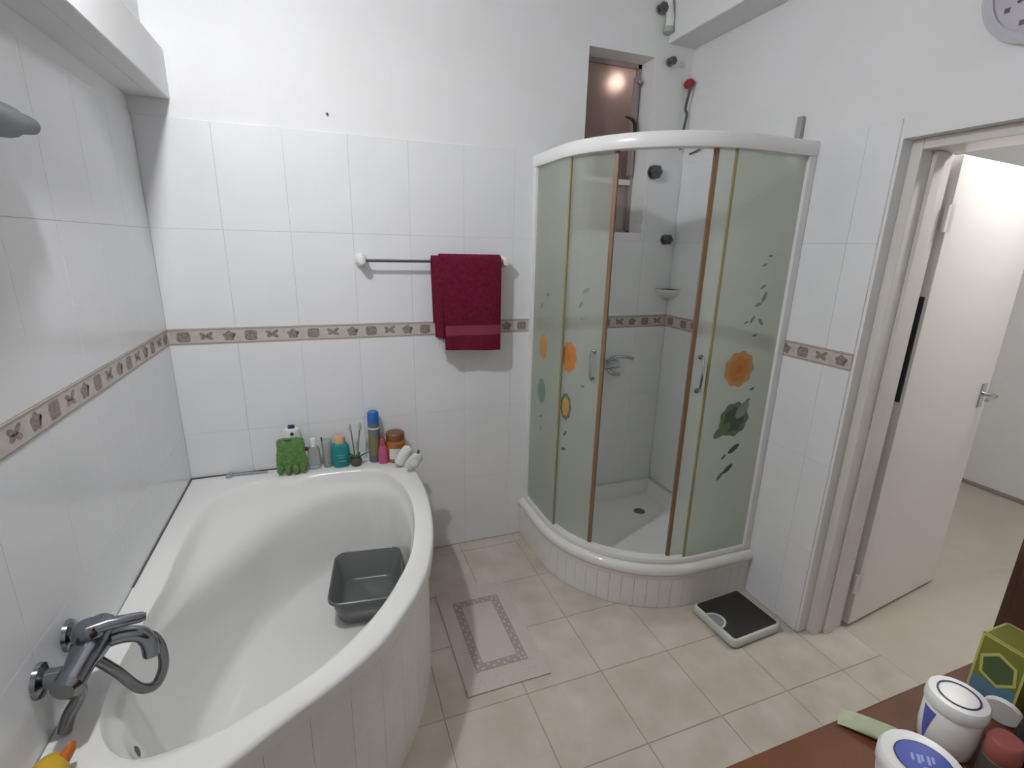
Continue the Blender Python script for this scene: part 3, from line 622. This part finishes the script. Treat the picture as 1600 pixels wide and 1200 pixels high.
t = thing('soap_shelf', 'white corner soap shelf inside the shower', 'soap shelf', (W, 0, 1.335))
def quad(r, z, n=12): return [(0.0, 0.0, z)]+[(-r*math.cos(PI/2*i/n), -r*math.sin(PI/2*i/n), z) for i in range(n+1)]
MB().loft([quad(0.04, -0.02), quad(0.075, 0.0), quad(0.098, 0.022), quad(0.10, 0.03), quad(0.092, 0.03), quad(0.085, 0.022)], 'white', True, True).obj('dish', t, 50)
o = tag(MB().box((-0.012, -0.008, -0.10), (0.012, 0.008, 0.0), 'sealgrey').obj('trim_strip', loc=(W-0.007, -0.70, 2.085)), 'short grey vertical strip on the wall above the shower rail', 'strip')
bevel(o, 0.002)
o.rotation_euler = (0, 0, PI/2)
tag(MB().lathe([(0.0, -0.012), (0.004, -0.011), (0.005, -0.008), (0.002, -0.006), (0.002, 0.0)], 'greymetal', 10, axis='y').obj('nail', loc=(0.664, TT, 2.065)), 'small dark nail head in the white upper wall', 'nail')

# ---- towel rail and towel
t = thing('towel_rail', 'chrome towel rail on white wall brackets', 'towel rail', (1.085, 0, 1.50))
for xx in (-0.325, 0.325):
    MB().lathe([(0.030, 0.0), (0.030, -0.012), (0.024, -0.03), (0.020, -0.06), (0.016, -0.072), (0.0, -0.075)], 'white', 18, (xx, 0, 0), 'y', 1.0, 0.9).obj('bracket', t, True)
MB().tube([(-0.315, -0.056, 0), (0.315, -0.056, 0)], 0.0065, 'steel', 12).obj('bar', t, True)
tw = thing('towel', 'folded burgundy towel hanging over the chrome rail', 'towel', (1.215, -0.056, 1.50))
def drape(x0, x1, zf, zb, r0, r1, seedk, wob=0.004, tilt=0.0, nx=24):
    """a folded towel: outer and inner skin around the bar; zf/zb = front and back hem heights (relative to the bar)"""
    rnd = random.Random(seedk); ph = rnd.random()*6
    def skin(r):
        rows = []
        for k in range(13): rows.append((-r, zf*(1-k/12)))
        for k in range(1, 10): a = PI*k/10; rows.append((-r*math.cos(a), r*math.sin(a)))
        for k in range(11): rows.append((r, zb*k/10))
        return rows
    A, B = skin(r1), skin(r0); lps = []
    for i in range(nx+1):
        u = i/nx; x_ = x0+(x1-x0)*u; l = []
        for j, (yy, z_) in enumerate(A+B[::-1]):
            dep = min(1, max(0, -z_/0.35)); side = -1 if yy < 0 else 0.2
            bulge = 0.004*math.sin(PI*u)**0.4 if (j < len(A)) else 0
            l.append((x_*1.0+(tilt*dep*(1-u)), yy+side*(wob*dep*math.sin(9*u+ph)+bulge+0.006*dep), z_+(0.012*(0.5-u) if z_ < -0.3 else 0)))
        lps.append(l)
    return lps
MB().loft(drape(-0.120, 0.165, -0.405, -0.30, 0.010, 0.034, 3, 0.004, 0.018), 'towel', True, True).obj('front_fold', tw, 60)
MB().loft(drape(-0.155, -0.085, -0.345, -0.28, 0.008, 0.026, 5, 0.006, 0.01, 10), 'towel', True, True).obj('inner_fold', tw, 60)
lps = []
for i in range(25):
    u = i/24; x_ = -0.120+0.285*u+0.018*0.9*(1-u); yb = -(0.034+0.004*math.sin(9*u+random.Random(3).random()*6)*0.9+0.004*math.sin(PI*u)**0.4+0.006*0.9)
    zo = 0.012*(0.5-u)+0.010*u
    lps.append([(x_, yb-0.002, -0.338+zo), (x_, yb-0.003, -0.292+zo), (x_, yb+0.004, -0.292+zo), (x_, yb+0.004, -0.338+zo)])
MB().loft(lps, 'towelband', True, True).obj('woven_band', tw, True)
b = MB()
for i in range(5): b.tube([(-0.135+i*0.009, -0.012-0.002*i, -0.34), (-0.131+i*0.010, -0.016, -0.37-0.006*i), (-0.128+i*0.010, -0.012, -0.392-0.006*i)], [0.004, 0.006, 0.003], 'label', 6)
b.obj('fringe', tw, True)['label'] = 'grey fringe under the fold'

# ================================================================== THINGS ON THE TUB RIM
Z0 = RZ+0.0008
t = thing('white_pump_bottle', 'white bottle with dark cap mark behind the green mitt', 'bottle', (0.418, -0.028, Z0))
MB().lathe([(0.0, 0), (0.038, 0.0), (0.041, 0.006), (0.041, 0.14), (0.034, 0.158), (0.034, 0.195), (0.028, 0.20), (0.0, 0.201)], 'white', 22, sy=0.62).obj('bottle_body', t, True)
MB().lathe([(0.0, 0.012), (0.014, 0.012), (0.015, 0.0)], 'navy', 14, (0, 0, 0.200), sy=0.8).obj('cap', t, True)
MB().lathe([(0.0, -0.0222), (0.008, -0.0222), (0.008, -0.02)], 'navy', 12, (0.002, 0, 0.178), 'y').obj('label_mark', t, True)
# green wash mitt draped in front of it
t = thing('wash_mitt', 'green mesh bath mitt draped over the tub rim', 'wash mitt', (0.412, -0.079, Z0+0.010))
b = MB(); lps = []; n = 32
def mitt_half(z):         # half width over height
    return 0.060+0.004*math.sin(z*40)-max(0, (z-0.13))*0.25
for k in range(12):
    z = 0.030+k*0.0125 if k < 11 else 0.160; hw_ = mitt_half(z)*(0.85 if k == 11 else 1); th = 0.018 if 0 < k < 10 else 0.011
    lps.append([(hw_*math.copysign(abs(math.cos(a))**0.7, math.cos(a))*(1+0.04*math.sin(7*a+k)), (th+0.004*math.sin(5*a+2*k))*math.sin(a), z) for a in [2*PI*i/n for i in range(n)]])
b.loft(lps, 'green', True, True); b.obj('mitt_body', t, 70)
for i, (xx, l) in enumerate(((-0.047, 0.003), (-0.017, 0.009), (0.013, 0.0095), (0.042, 0.004))):
    MB().tube([(xx, -0.004, 0.045), (xx*1.02, -0.006, 0.02), (xx*1.05, -0.008, 0.008-l*0.6), (xx*1.05, -0.009, -l)], [0.015, 0.017, 0.013, 0.004], 'green', 10).obj('finger', t, True)
t = thing('white_lotion_bottle', 'slim white bottle with dark red side clip beside the green mitt', 'bottle', (0.503, -0.045, Z0))
MB().lathe([(0.0, 0), (0.024, 0.0), (0.026, 0.006), (0.026, 0.095), (0.016, 0.112), (0.0, 0.113)], 'clear', 20, sy=0.75).obj('bottle_body', t, True)
MB().lathe([(0.0145, 0.108), (0.0145, 0.142), (0.012, 0.146), (0.0, 0.146)], 'white', 16).obj('cap', t, True)
MB().box((-0.046, -0.008, 0.092), (-0.022, 0.004, 0.108), 'red').obj('clip', t)
t = thing('clear_tumbler', 'pale clear tumbler between the white and teal bottles', 'tumbler', (0.560, -0.040, Z0))
MB().loft([[(r*math.cos(2*PI*i/24), r*math.sin(2*PI*i/24), z) for i in range(24)] for r, z in ((0.020, 0.0), (0.024, 0.13), (0.0225, 0.13), (0.0185, 0.004))], 'clear', True, True).obj('glass', t, 50)
MB().tube([(-0.014, 0.0, 0.006), (-0.020, 0.0, 0.12), (-0.021, 0.0, 0.145)], [0.004, 0.003, 0.004], 'greymetal', 8).obj('stick', t, True)
t = thing('teal_shower_gel', 'teal bottle with a peach cap on the tub rim', 'bottle', (0.617, -0.058, Z0))
MB().loft([[(hx*math.copysign(abs(math.cos(a))**0.75, math.cos(a)), hy*math.sin(a), z) for a in [2*PI*i/28 for i in range(28)]] for hx, hy, z in ((0.030, 0.018, 0.0), (0.036, 0.022, 0.008), (0.040, 0.024, 0.06), (0.040, 0.024, 0.098), (0.034, 0.020, 0.112), (0.022, 0.016, 0.116))], 'teal', True, True).obj('bottle_body', t, 50)
MB().lathe([(0.023, 0.116), (0.024, 0.120), (0.024, 0.146), (0.020, 0.150), (0.0, 0.150)], 'peach', 18, sy=0.75).obj('cap', t, True)
b = MB()
for k, (x0, x1, z) in enumerate(((-0.018, 0.020, 0.060), (-0.012, 0.016, 0.048), (-0.016, 0.022, 0.030))): b.box((x0, -0.0256, z), (x1, -0.0225, z+0.006), 'teal2')
b.obj('label_print', t)
t = thing('potted_sprig', 'tiny brown pot with green leaves and two tall stems', 'plant', (0.683, -0.068, Z0))
MB().lathe([(0.0, 0), (0.018, 0.0), (0.025, 0.010), (0.027, 0.030), (0.023, 0.038), (0.0, 0.038)], 'pot', 18).obj('pot', t, True)
for a, l in ((0.2, 0.05), (1.1, 0.035), (2.2, 0.04), (3.0, 0.028), (4.0, 0.035), (5.3, 0.04)):
    ca, sa = math.cos(a), math.sin(a); lps = []
    for k in range(5):
        u = k/4; wv = 0.008*math.sin(PI*min(u+0.15, 1))+0.0008; cx_, cz_ = 0.010+l*u, 0.036+0.030*u-0.012*u*u
        lps.append([(ca*cx_-sa*wv, sa*cx_*0.6+ca*wv, cz_), (ca*cx_, sa*cx_*0.6, cz_+0.004), (ca*cx_+sa*wv, sa*cx_*0.6-ca*wv, cz_), (ca*cx_, sa*cx_*0.6, cz_-0.001)])
    MB().loft(lps, 'leaf', True, True).obj('leaf', t, True)
for xx, tx in ((-0.004, -0.012), (0.008, 0.020)):
    st = MB().tube([(xx, 0.0, 0.036), (xx+tx*0.4, 0.0, 0.11), (xx+tx, 0.0, 0.205)], [0.0035, 0.003, 0.003], 'stem', 8).obj('stem', t, True)
    MB().tube([(xx+tx-0.001, -0.004, 0.172), (xx+tx-0.002, -0.006, 0.185), (xx+tx-0.001, -0.004, 0.205)], [0.004, 0.008, 0.004], 'sage', 8).obj('bud', st, True)
t = thing('blue_cap_spray_can', 'tall olive grey spray can with a bright blue cap', 'spray can', (0.772, -0.042, Z0))
MB().lathe([(0.0, 0), (0.025, 0.0), (0.027, 0.004), (0.027, 0.185), (0.023, 0.198), (0.0, 0.2)], 'can', 22).obj('can_body', t, True)
MB().lathe([(0.0265, 0.196), (0.0268, 0.2), (0.0255, 0.243), (0.021, 0.249), (0.0, 0.25)], 'blue', 22).obj('cap', t, True)
MB().lathe([(0.0274, 0.035), (0.0276, 0.036), (0.0276, 0.12), (0.0274, 0.121)], 'canlabel', 22).obj('label', t, True)
MB().lathe([(0.0274, 0.165), (0.0277, 0.166), (0.0277, 0.173), (0.0274, 0.174)], 'label', 22).obj('label_stripe', t, True)
t = thing('pink_bottle', 'small pink bottle in front of the spray can', 'bottle', (0.806, -0.078, Z0))
MB().lathe([(0.0, 0), (0.021, 0.0), (0.023, 0.005), (0.021, 0.07), (0.013, 0.092), (0.0, 0.093)], 'pink', 20, sy=0.7).obj('bottle_body', t, True)
MB().lathe([(0.012, 0.088), (0.012, 0.118), (0.008, 0.124), (0.0, 0.124)], 'pinkdark', 14).obj('cap', t, True)
t = thing('amber_jar', 'amber plastic jar with a brown screw lid on the tub rim', 'jar', (0.868, -0.056, Z0))
MB().lathe([(0.0, 0), (0.042, 0.0), (0.047, 0.006), (0.048, 0.09), (0.044, 0.103), (0.038, 0.108)], 'amber', 28).obj('jar_body', t, True)
MB().lathe([(0.042, 0.106), (0.044, 0.108), (0.044, 0.135), (0.040, 0.14), (0.0, 0.141)], 'amberlid', 28).obj('lid', t, True)
b = MB()
for i in range(9):
    a0 = -PI/2-0.75+1.1*i/9; a1 = -PI/2-0.75+1.1*(i+1)/9; r = 0.0484
    b.add([(r*math.cos(a0), r*math.sin(a0), 0.02), (r*math.cos(a1), r*math.sin(a1), 0.02), (r*math.cos(a1), r*math.sin(a1), 0.072), (r*math.cos(a0), r*math.sin(a0), 0.072)], [(0, 1, 2, 3)], 'label')
b.obj('label', t)
t = thing('white_tilted_bottle', 'white bottle leaning against the amber jar', 'bottle', (0.868, -0.150, Z0+0.016), rot=(math.radians(4), math.radians(30), 0))
MB().lathe([(0.0, 0.0), (0.020, 0.0), (0.025, 0.006), (0.027, 0.06), (0.022, 0.09), (0.010, 0.098), (0.0, 0.099)], 'white', 20, sy=0.62).obj('bottle_body', t, True)
MB().lathe([(0.0, -0.016), (0.009, -0.016), (0.010, 0.0)], 'sage', 12).obj('cap', t, True)
t = thing('white_round_brush', 'grey white round bath brush lying at the rim end', 'brush', (0.898, -0.215, Z0+0.020), rot=(math.radians(8), math.radians(42), 0))
MB().lathe([(0.0, 0.0), (0.020, 0.002), (0.026, 0.012), (0.028, 0.045), (0.026, 0.075), (0.016, 0.088), (0.0, 0.09)], 'scale', 20, sy=0.6).obj('brush_body', t, True)
MB().lathe([(0.0, 0.004), (0.012, 0.003), (0.016, 0.0), (0.016, -0.002)], 'white', 16, (0, -0.016, 0.045), 'y').obj('brush_pad', t, True)
MB().tube([(-0.012, 0.0, 0.085), (-0.020, 0.0, 0.10)], [0.007, 0.005], 'greymetal', 8).obj('nozzle', t, True)
t = thing('razor', 'silver razor lying along the back edge of the tub', 'razor', (0.235, -0.030, Z0+0.006), math.radians(-4))
MB().tube([(-0.075, 0, 0), (-0.04, 0, 0.002), (0.02, 0, 0.001), (0.07, 0, 0.0)], [0.004, 0.0055, 0.005, 0.004], 'chrome', 10).obj('handle', t, True)
bevel(MB().box((-0.095, -0.018, -0.005), (-0.073, 0.018, 0.005), 'chrome').obj('razor_head', t), 0.002)
t = thing('yellow_bath_toy', 'yellow bath toy with an orange tip at the near end of the tub', 'bath toy', (0.045, -1.362, Z0))
MB().loft([[(rx*math.cos(2*PI*i/20), ry*math.sin(2*PI*i/20), z) for i in range(20)] for rx, ry, z in ((0.018, 0.026, 0.0), (0.028, 0.038, 0.008), (0.032, 0.044, 0.025), (0.026, 0.036, 0.040), (0.010, 0.016, 0.048))], 'yellow', True, True).obj('toy_body', t, 60)
MB().tube([(0.018, 0.022, 0.030), (0.026, 0.034, 0.040), (0.030, 0.042, 0.050)], [0.012, 0.010, 0.004], 'orangetip', 10).obj('orange_tip', t, True)

# ================================================================== FLOOR THINGS
t = thing('bath_mat', 'pale bath mat with a mauve rectangular border on the floor', 'bath mat', (1.146, -0.660, 0.0005))
bevel(MB().box((-0.165, -0.288, 0), (0.165, 0.288, 0.006), 'mat1').obj('mat_body', t), 0.0025)
b = MB(); hx, hy, wv = 0.106, 0.198, 0.036
for x0, y0, x1, y1 in ((-hx, -hy, hx, -hy+wv), (-hx, hy-wv, hx, hy), (-hx, -hy+wv, -hx+wv, hy-wv), (hx-wv, -hy+wv, hx, hy-wv)): b.box((x0, y0, 0.0055), (x1, y1, 0.0070), 'mat2')
# pale meander blocks on the border
k = 0
for side in range(4):
    L_ = 2*(hx if side % 2 == 0 else hy); m_ = int(L_/0.020)
    for i in range(m_):
        u = -L_/2+(i+0.5)*L_/m_; e = (hy if side % 2 == 0 else hx)-wv/2+(0.007 if i % 2 else -0.007)
        e *= 1 if side < 2 else -1
        cx_, cy_ = (u, e) if side % 2 == 0 else (e, u)
        b.box((cx_-0.0042, cy_-0.0042, 0.0068), (cx_+0.0042, cy_+0.0042, 0.0074), 'mat1')
b.obj('border', t)
MB().box((-hx+wv, -hy+wv, 0.0055), (hx-wv, hy-wv, 0.0068), 'mat3').obj('centre_panel', t)
t = thing('bathroom_scale', 'white bathroom scale with a black mat top beside the shower', 'scale', (2.188, -0.966, 0.0005), math.radians(3))
hx, hy = 0.135, 0.120
MB().loft([rrect(hx-0.012, hy-0.012, 0.02, 0.0), rrect(hx, hy, 0.024, 0.012), rrect(hx, hy, 0.024, 0.040), rrect(hx-0.006, hy-0.006, 0.02, 0.047)], 'scale', True, True).obj('scale_body', t, 50)
MB().loft([rrect(hx-0.012, hy-0.010, 0.012, 0.0465), rrect(hx-0.013, hy-0.011, 0.012, 0.0500)], 'rubber', False, True).obj('top_mat', t)
def dshape(r, z, x0=-hx+0.006): return [(x0+r*1.15*math.sin(PI*i/18), r*math.cos(PI*i/18)+0.0, z) for i in range(19)]
dw = MB().loft([dshape(0.046, 0.048), dshape(0.046, 0.0525), dshape(0.039, 0.0525), dshape(0.038, 0.0510)], 'scale').obj('dial_rim', t)
MB().add(dshape(0.0385, 0.0515), [tuple(range(18, -1, -1))], 'dial').obj('dial_window', dw)

# ================================================================== CLOCK
t = thing('wall_clock', 'round grey white wall clock at the upper right', 'clock', (W+TT, -1.408, 2.275))
MB().lathe([(0.155, 0.0), (0.160, -0.012), (0.158, -0.026), (0.146, -0.032), (0.134, -0.024), (0.134, -0.012)], 'clockrim', 40, axis='x').obj('clock_rim', t, True)
MB().lathe([(0.0, -0.0135), (0.136, -0.0135), (0.136, -0.006)], 'clockface', 40, axis='x').obj('clock_face', t)
for k in range(12):
    a = 2*PI*k/12; MB().box((-0.0148, 0.112*math.cos(a)-0.006, 0.112*math.sin(a)-0.006), (-0.0136, 0.112*math.cos(a)+0.006, 0.112*math.sin(a)+0.006), 'greymetal').obj('hour_mark', t)
MB().tube([(-0.017, 0, 0), (-0.017, 0.05, 0.035)], 0.004, 'greymetal', 6).obj('hour_hand', t)
MB().tube([(-0.019, 0, 0), (-0.019, 0.075, -0.045)], 0.003, 'greymetal', 6).obj('minute_hand', t)

# ================================================================== WASHSTAND
CZ = 0.80
vt = thing('washstand_cabinet', 'brown wooden washstand cabinet in the near right corner', 'cabinet', (1.35, -2.22, 0))
bevel(MB().box((-0.58, -0.33, 0.0), (0.58, 0.30, CZ-0.034), 'wood').obj('cabinet_body', vt), 0.003)
for k in range(2):
    dd = bevel(MB().box((-0.56+0.57*k, 0.300, 0.06), (-0.01+0.57*k, 0.318, CZ-0.05), 'wood').obj('door', vt), 0.003)
    MB().lathe([(0.010, 0.318), (0.008, 0.33), (0.014, 0.338), (0.0, 0.345)], 'steel', 12, (-0.05+0.10*k+(-0.0), 0, 0.6), 'y').obj('knob', dd, True)
o = bevel(MB().box((-0.60, -0.335, CZ-0.034), (0.595, 0.330, CZ), 'wood').obj('worktop', loc=(1.35, -2.22, 0)), 0.005)
tag(o, 'brown wooden worktop holding jars and boxes', 'worktop')
tc = thing('tall_wood_cabinet', 'tall dark brown wooden cabinet at the right edge', 'cabinet', (2.16, -2.18, 0))
bevel(MB().box((-0.205, -0.37, 0.0), (0.205, 0.335, 1.45), 'darkwood').obj('cabinet_body', tc), 0.004)
bevel(MB().box((-0.195, 0.335, 0.05), (0.195, 0.352, 1.43), 'darkwood').obj('door', tc), 0.003)
# jars
CT = CZ+0.0006
t = thing('cream_jar', 'white jar with a black ring on its lid and a blue wedge', 'jar', (1.507, -1.981, CT))
MB().lathe([(0.0, 0), (0.031, 0.0), (0.035, 0.004), (0.0385, 0.03), (0.0385, 0.074), (0.036, 0.078)], 'white', 36).obj('jar_body', t, True)
ld = MB().lathe([(0.0392, 0.078), (0.0405, 0.080), (0.0405, 0.096), (0.038, 0.100), (0.0, 0.1005)], 'white', 36).obj('lid', t, True)
MB().lathe([(0.0255, 0.1003), (0.0255, 0.1014), (0.0278, 0.1014), (0.0278, 0.1002)], 'navy', 36, caps=False).obj('ring_print', ld)
b = MB(); lps = []
for k in range(9):          # blue wedge, wide at the top, on the side of the jar
    u = k/8; z = 0.014+0.058*u; h_ = 0.03+0.26*u; r = (0.0385 if z > 0.03 else 0.035+0.0035*(z-0.004)/0.026)+0.0005
    lps.append([(r*math.cos(math.radians(158)+h_*(2*j/6-1)), r*math.sin(math.radians(158)+h_*(2*j/6-1)), z) for j in range(7)])
b.loft(lps, 'print_blue2', closed=False); b.obj('blue_wedge', t)
t = thing('blue_label_jar', 'white tub with a blue oval label with pale lettering on the lid', 'jar', (1.366, -2.020, CT))
MB().lathe([(0.0, 0), (0.040, 0.0), (0.046, 0.004), (0.050, 0.03), (0.050, 0.050)], 'white', 36).obj('jar_body', t, True)
ld = MB().lathe([(0.052, 0.046), (0.0535, 0.048), (0.0535, 0.066), (0.050, 0.071), (0.0, 0.072)], 'white', 40).obj('lid', t, True)
b = MB(); n = 30; ca, sa = math.cos(math.radians(-35)), math.sin(math.radians(-35))
def ov(rx, ry, z): return [((rx*math.cos(2*PI*i/n))*ca-(ry*math.sin(2*PI*i/n))*sa, (rx*math.cos(2*PI*i/n))*sa+(ry*math.sin(2*PI*i/n))*ca, z) for i in range(n)]
b.add(ov(0.036, 0.032, 0.0724), [tuple(range(n))], 'navy'); b.add(ov(0.034, 0.030, 0.0727), [tuple(range(n))], 'print_blue')
op = b.obj('oval_label', ld); b = MB()
for x0, y0, wd_l, hg in ((-0.016, 0.003, 0.0035, 0.012), (-0.0095, 0.001, 0.004, 0.015), (-0.0035, 0.003, 0.0035, 0.011), (0.003, 0.001, 0.004, 0.015), (0.010, 0.003, 0.0035, 0.011), (-0.006, -0.013, 0.016, 0.0035)):
    q = [(x0, y0-hg/2), (x0+wd_l, y0-hg/2), (x0+wd_l+hg*0.25, y0+hg/2), (x0+hg*0.25, y0+hg/2)]   # pale slanted lettering, too blurred to read
    b.add([(u*ca-v*sa, u*sa+v*ca, 0.0729) for u, v in q], [(0, 1, 2, 3)], 'print_pale')
b.obj('lettering', op)
t = thing('pale_green_packet', 'pale green tube lying under the blue label tub', 'tube', (1.415, -1.932, CT), math.radians(-58))
lps = []
for u, hw_, hz in ((-0.052, 0.020, 0.002), (-0.045, 0.020, 0.004), (-0.01, 0.0195, 0.009), (0.025, 0.017, 0.0125)):
    lps.append([(u, hw_*math.cos(a), 0.0130*0+hz+hz*math.sin(a)) for a in [2*PI*i/16 for i in range(16)]])
MB().loft(lps, 'packet', True, True).obj('tube_body', t, 50)
MB().tube([(0.024, 0, 0.0125), (0.036, 0, 0.0125)], 0.011, 'sage', 14).obj('cap', t, True)
t = thing('green_carton', 'yellow green carton with a dark hexagon standing by the wood cabinet', 'carton', (1.716, -1.955, CT))
hx, hy, h = 0.036, 0.034, 0.120
bevel(MB().box((-hx, -hy, 0), (hx, hy, h), 'boxg').obj('carton_body', t), 0.002)
b = MB(); e = 0.0007; x_ = -hx-e
def yz(pts, m, dx=0.0): b.add([(x_-dx, p, q) for p, q in pts], [tuple(range(len(pts)-1, -1, -1))], m)
lw = 0.0035
yz([(-hy, 0.002), (-hy+lw, 0.002), (-hy+lw, h), (-hy, h)], 'boxy'); yz([(hy-lw, 0.002), (hy, 0.002), (hy, h), (hy-lw, h)], 'boxy'); yz([(-hy, h-lw), (hy, h-lw), (hy, h), (-hy, h)], 'boxy', 0.0002)
yz([(-hy+lw, 0.002), (hy-lw, 0.002), (hy-lw, 0.032), (-hy+lw, 0.045)], 'boxblue', 0.0001)
hexa = [(0.030*math.cos(2*PI*i/6+0.35), 0.066+0.034*math.sin(2*PI*i/6+0.35)) for i in range(6)]
yz(hexa, 'boxy', 0.0003); yz([(p*0.82, 0.066+(q-0.066)*0.82) for p, q in hexa], 'boxd', 0.0006)
for (x0, y0, x1, y1) in ((-hx, -hy, hx, -hy+lw), (-hx, hy-lw, hx, hy), (-hx, -hy, -hx+lw, hy), (hx-lw, -hy, hx, hy)): b.add([(x0, y0, h+e), (x1, y0, h+e), (x1, y1, h+e), (x0, y1, h+e)], [(0, 1, 2, 3)], 'boxy')
b.obj('carton_print', t)
t = thing('white_disc_lid', 'white round lid standing on edge against the green carton', 'lid', (1.640, -1.990, CT+0.026), rot=(0, math.radians(-12), math.radians(14)))
MB().lathe([(0.0, -0.004), (0.024, -0.004), (0.026, -0.002), (0.026, 0.003), (0.024, 0.004), (0.0, 0.004)], 'white', 28, axis='x').obj('disc', t, True)
t = thing('red_cap_bottle', 'small bottle with a muted red cap beside the cream jar', 'bottle', (1.512, -2.045, CT))
MB().lathe([(0.0, 0), (0.020, 0.0), (0.022, 0.004), (0.022, 0.045), (0.018, 0.05)], 'pot', 20).obj('bottle_body', t, True)
MB().lathe([(0.021, 0.048), (0.022, 0.05), (0.022, 0.078), (0.019, 0.082), (0.0, 0.083)], 'redlid', 20).obj('cap', t, True)
t = thing('black_pouch', 'dark fabric pouch at the lower right corner of the worktop', 'pouch', (1.605, -2.068, CT), math.radians(25))
lps = []
for k, (s_, z) in enumerate(((0.85, 0.0), (1.0, 0.010), (1.02, 0.03), (0.95, 0.05), (0.75, 0.062), (0.35, 0.066))):
    lps.append([((0.062*s_+0.003*math.sin(5*a+k))*math.copysign(abs(math.cos(a))**0.7, math.cos(a)), (0.040*s_+0.003*math.cos(4*a+k))*math.copysign(abs(math.sin(a))**0.7, math.sin(a)), z+0.003*math.sin(3*a+k)*(k > 1)) for a in [2*PI*i/32 for i in range(32)]])
MB().loft(lps, 'darkbag', True, True).obj('pouch_body', t, 70)
MB().tube([(-0.020, 0.0, 0.066), (0.0, 0.002, 0.069), (0.020, 0.0, 0.066)], 0.0025, 'steel', 6).obj('zip', t, True)
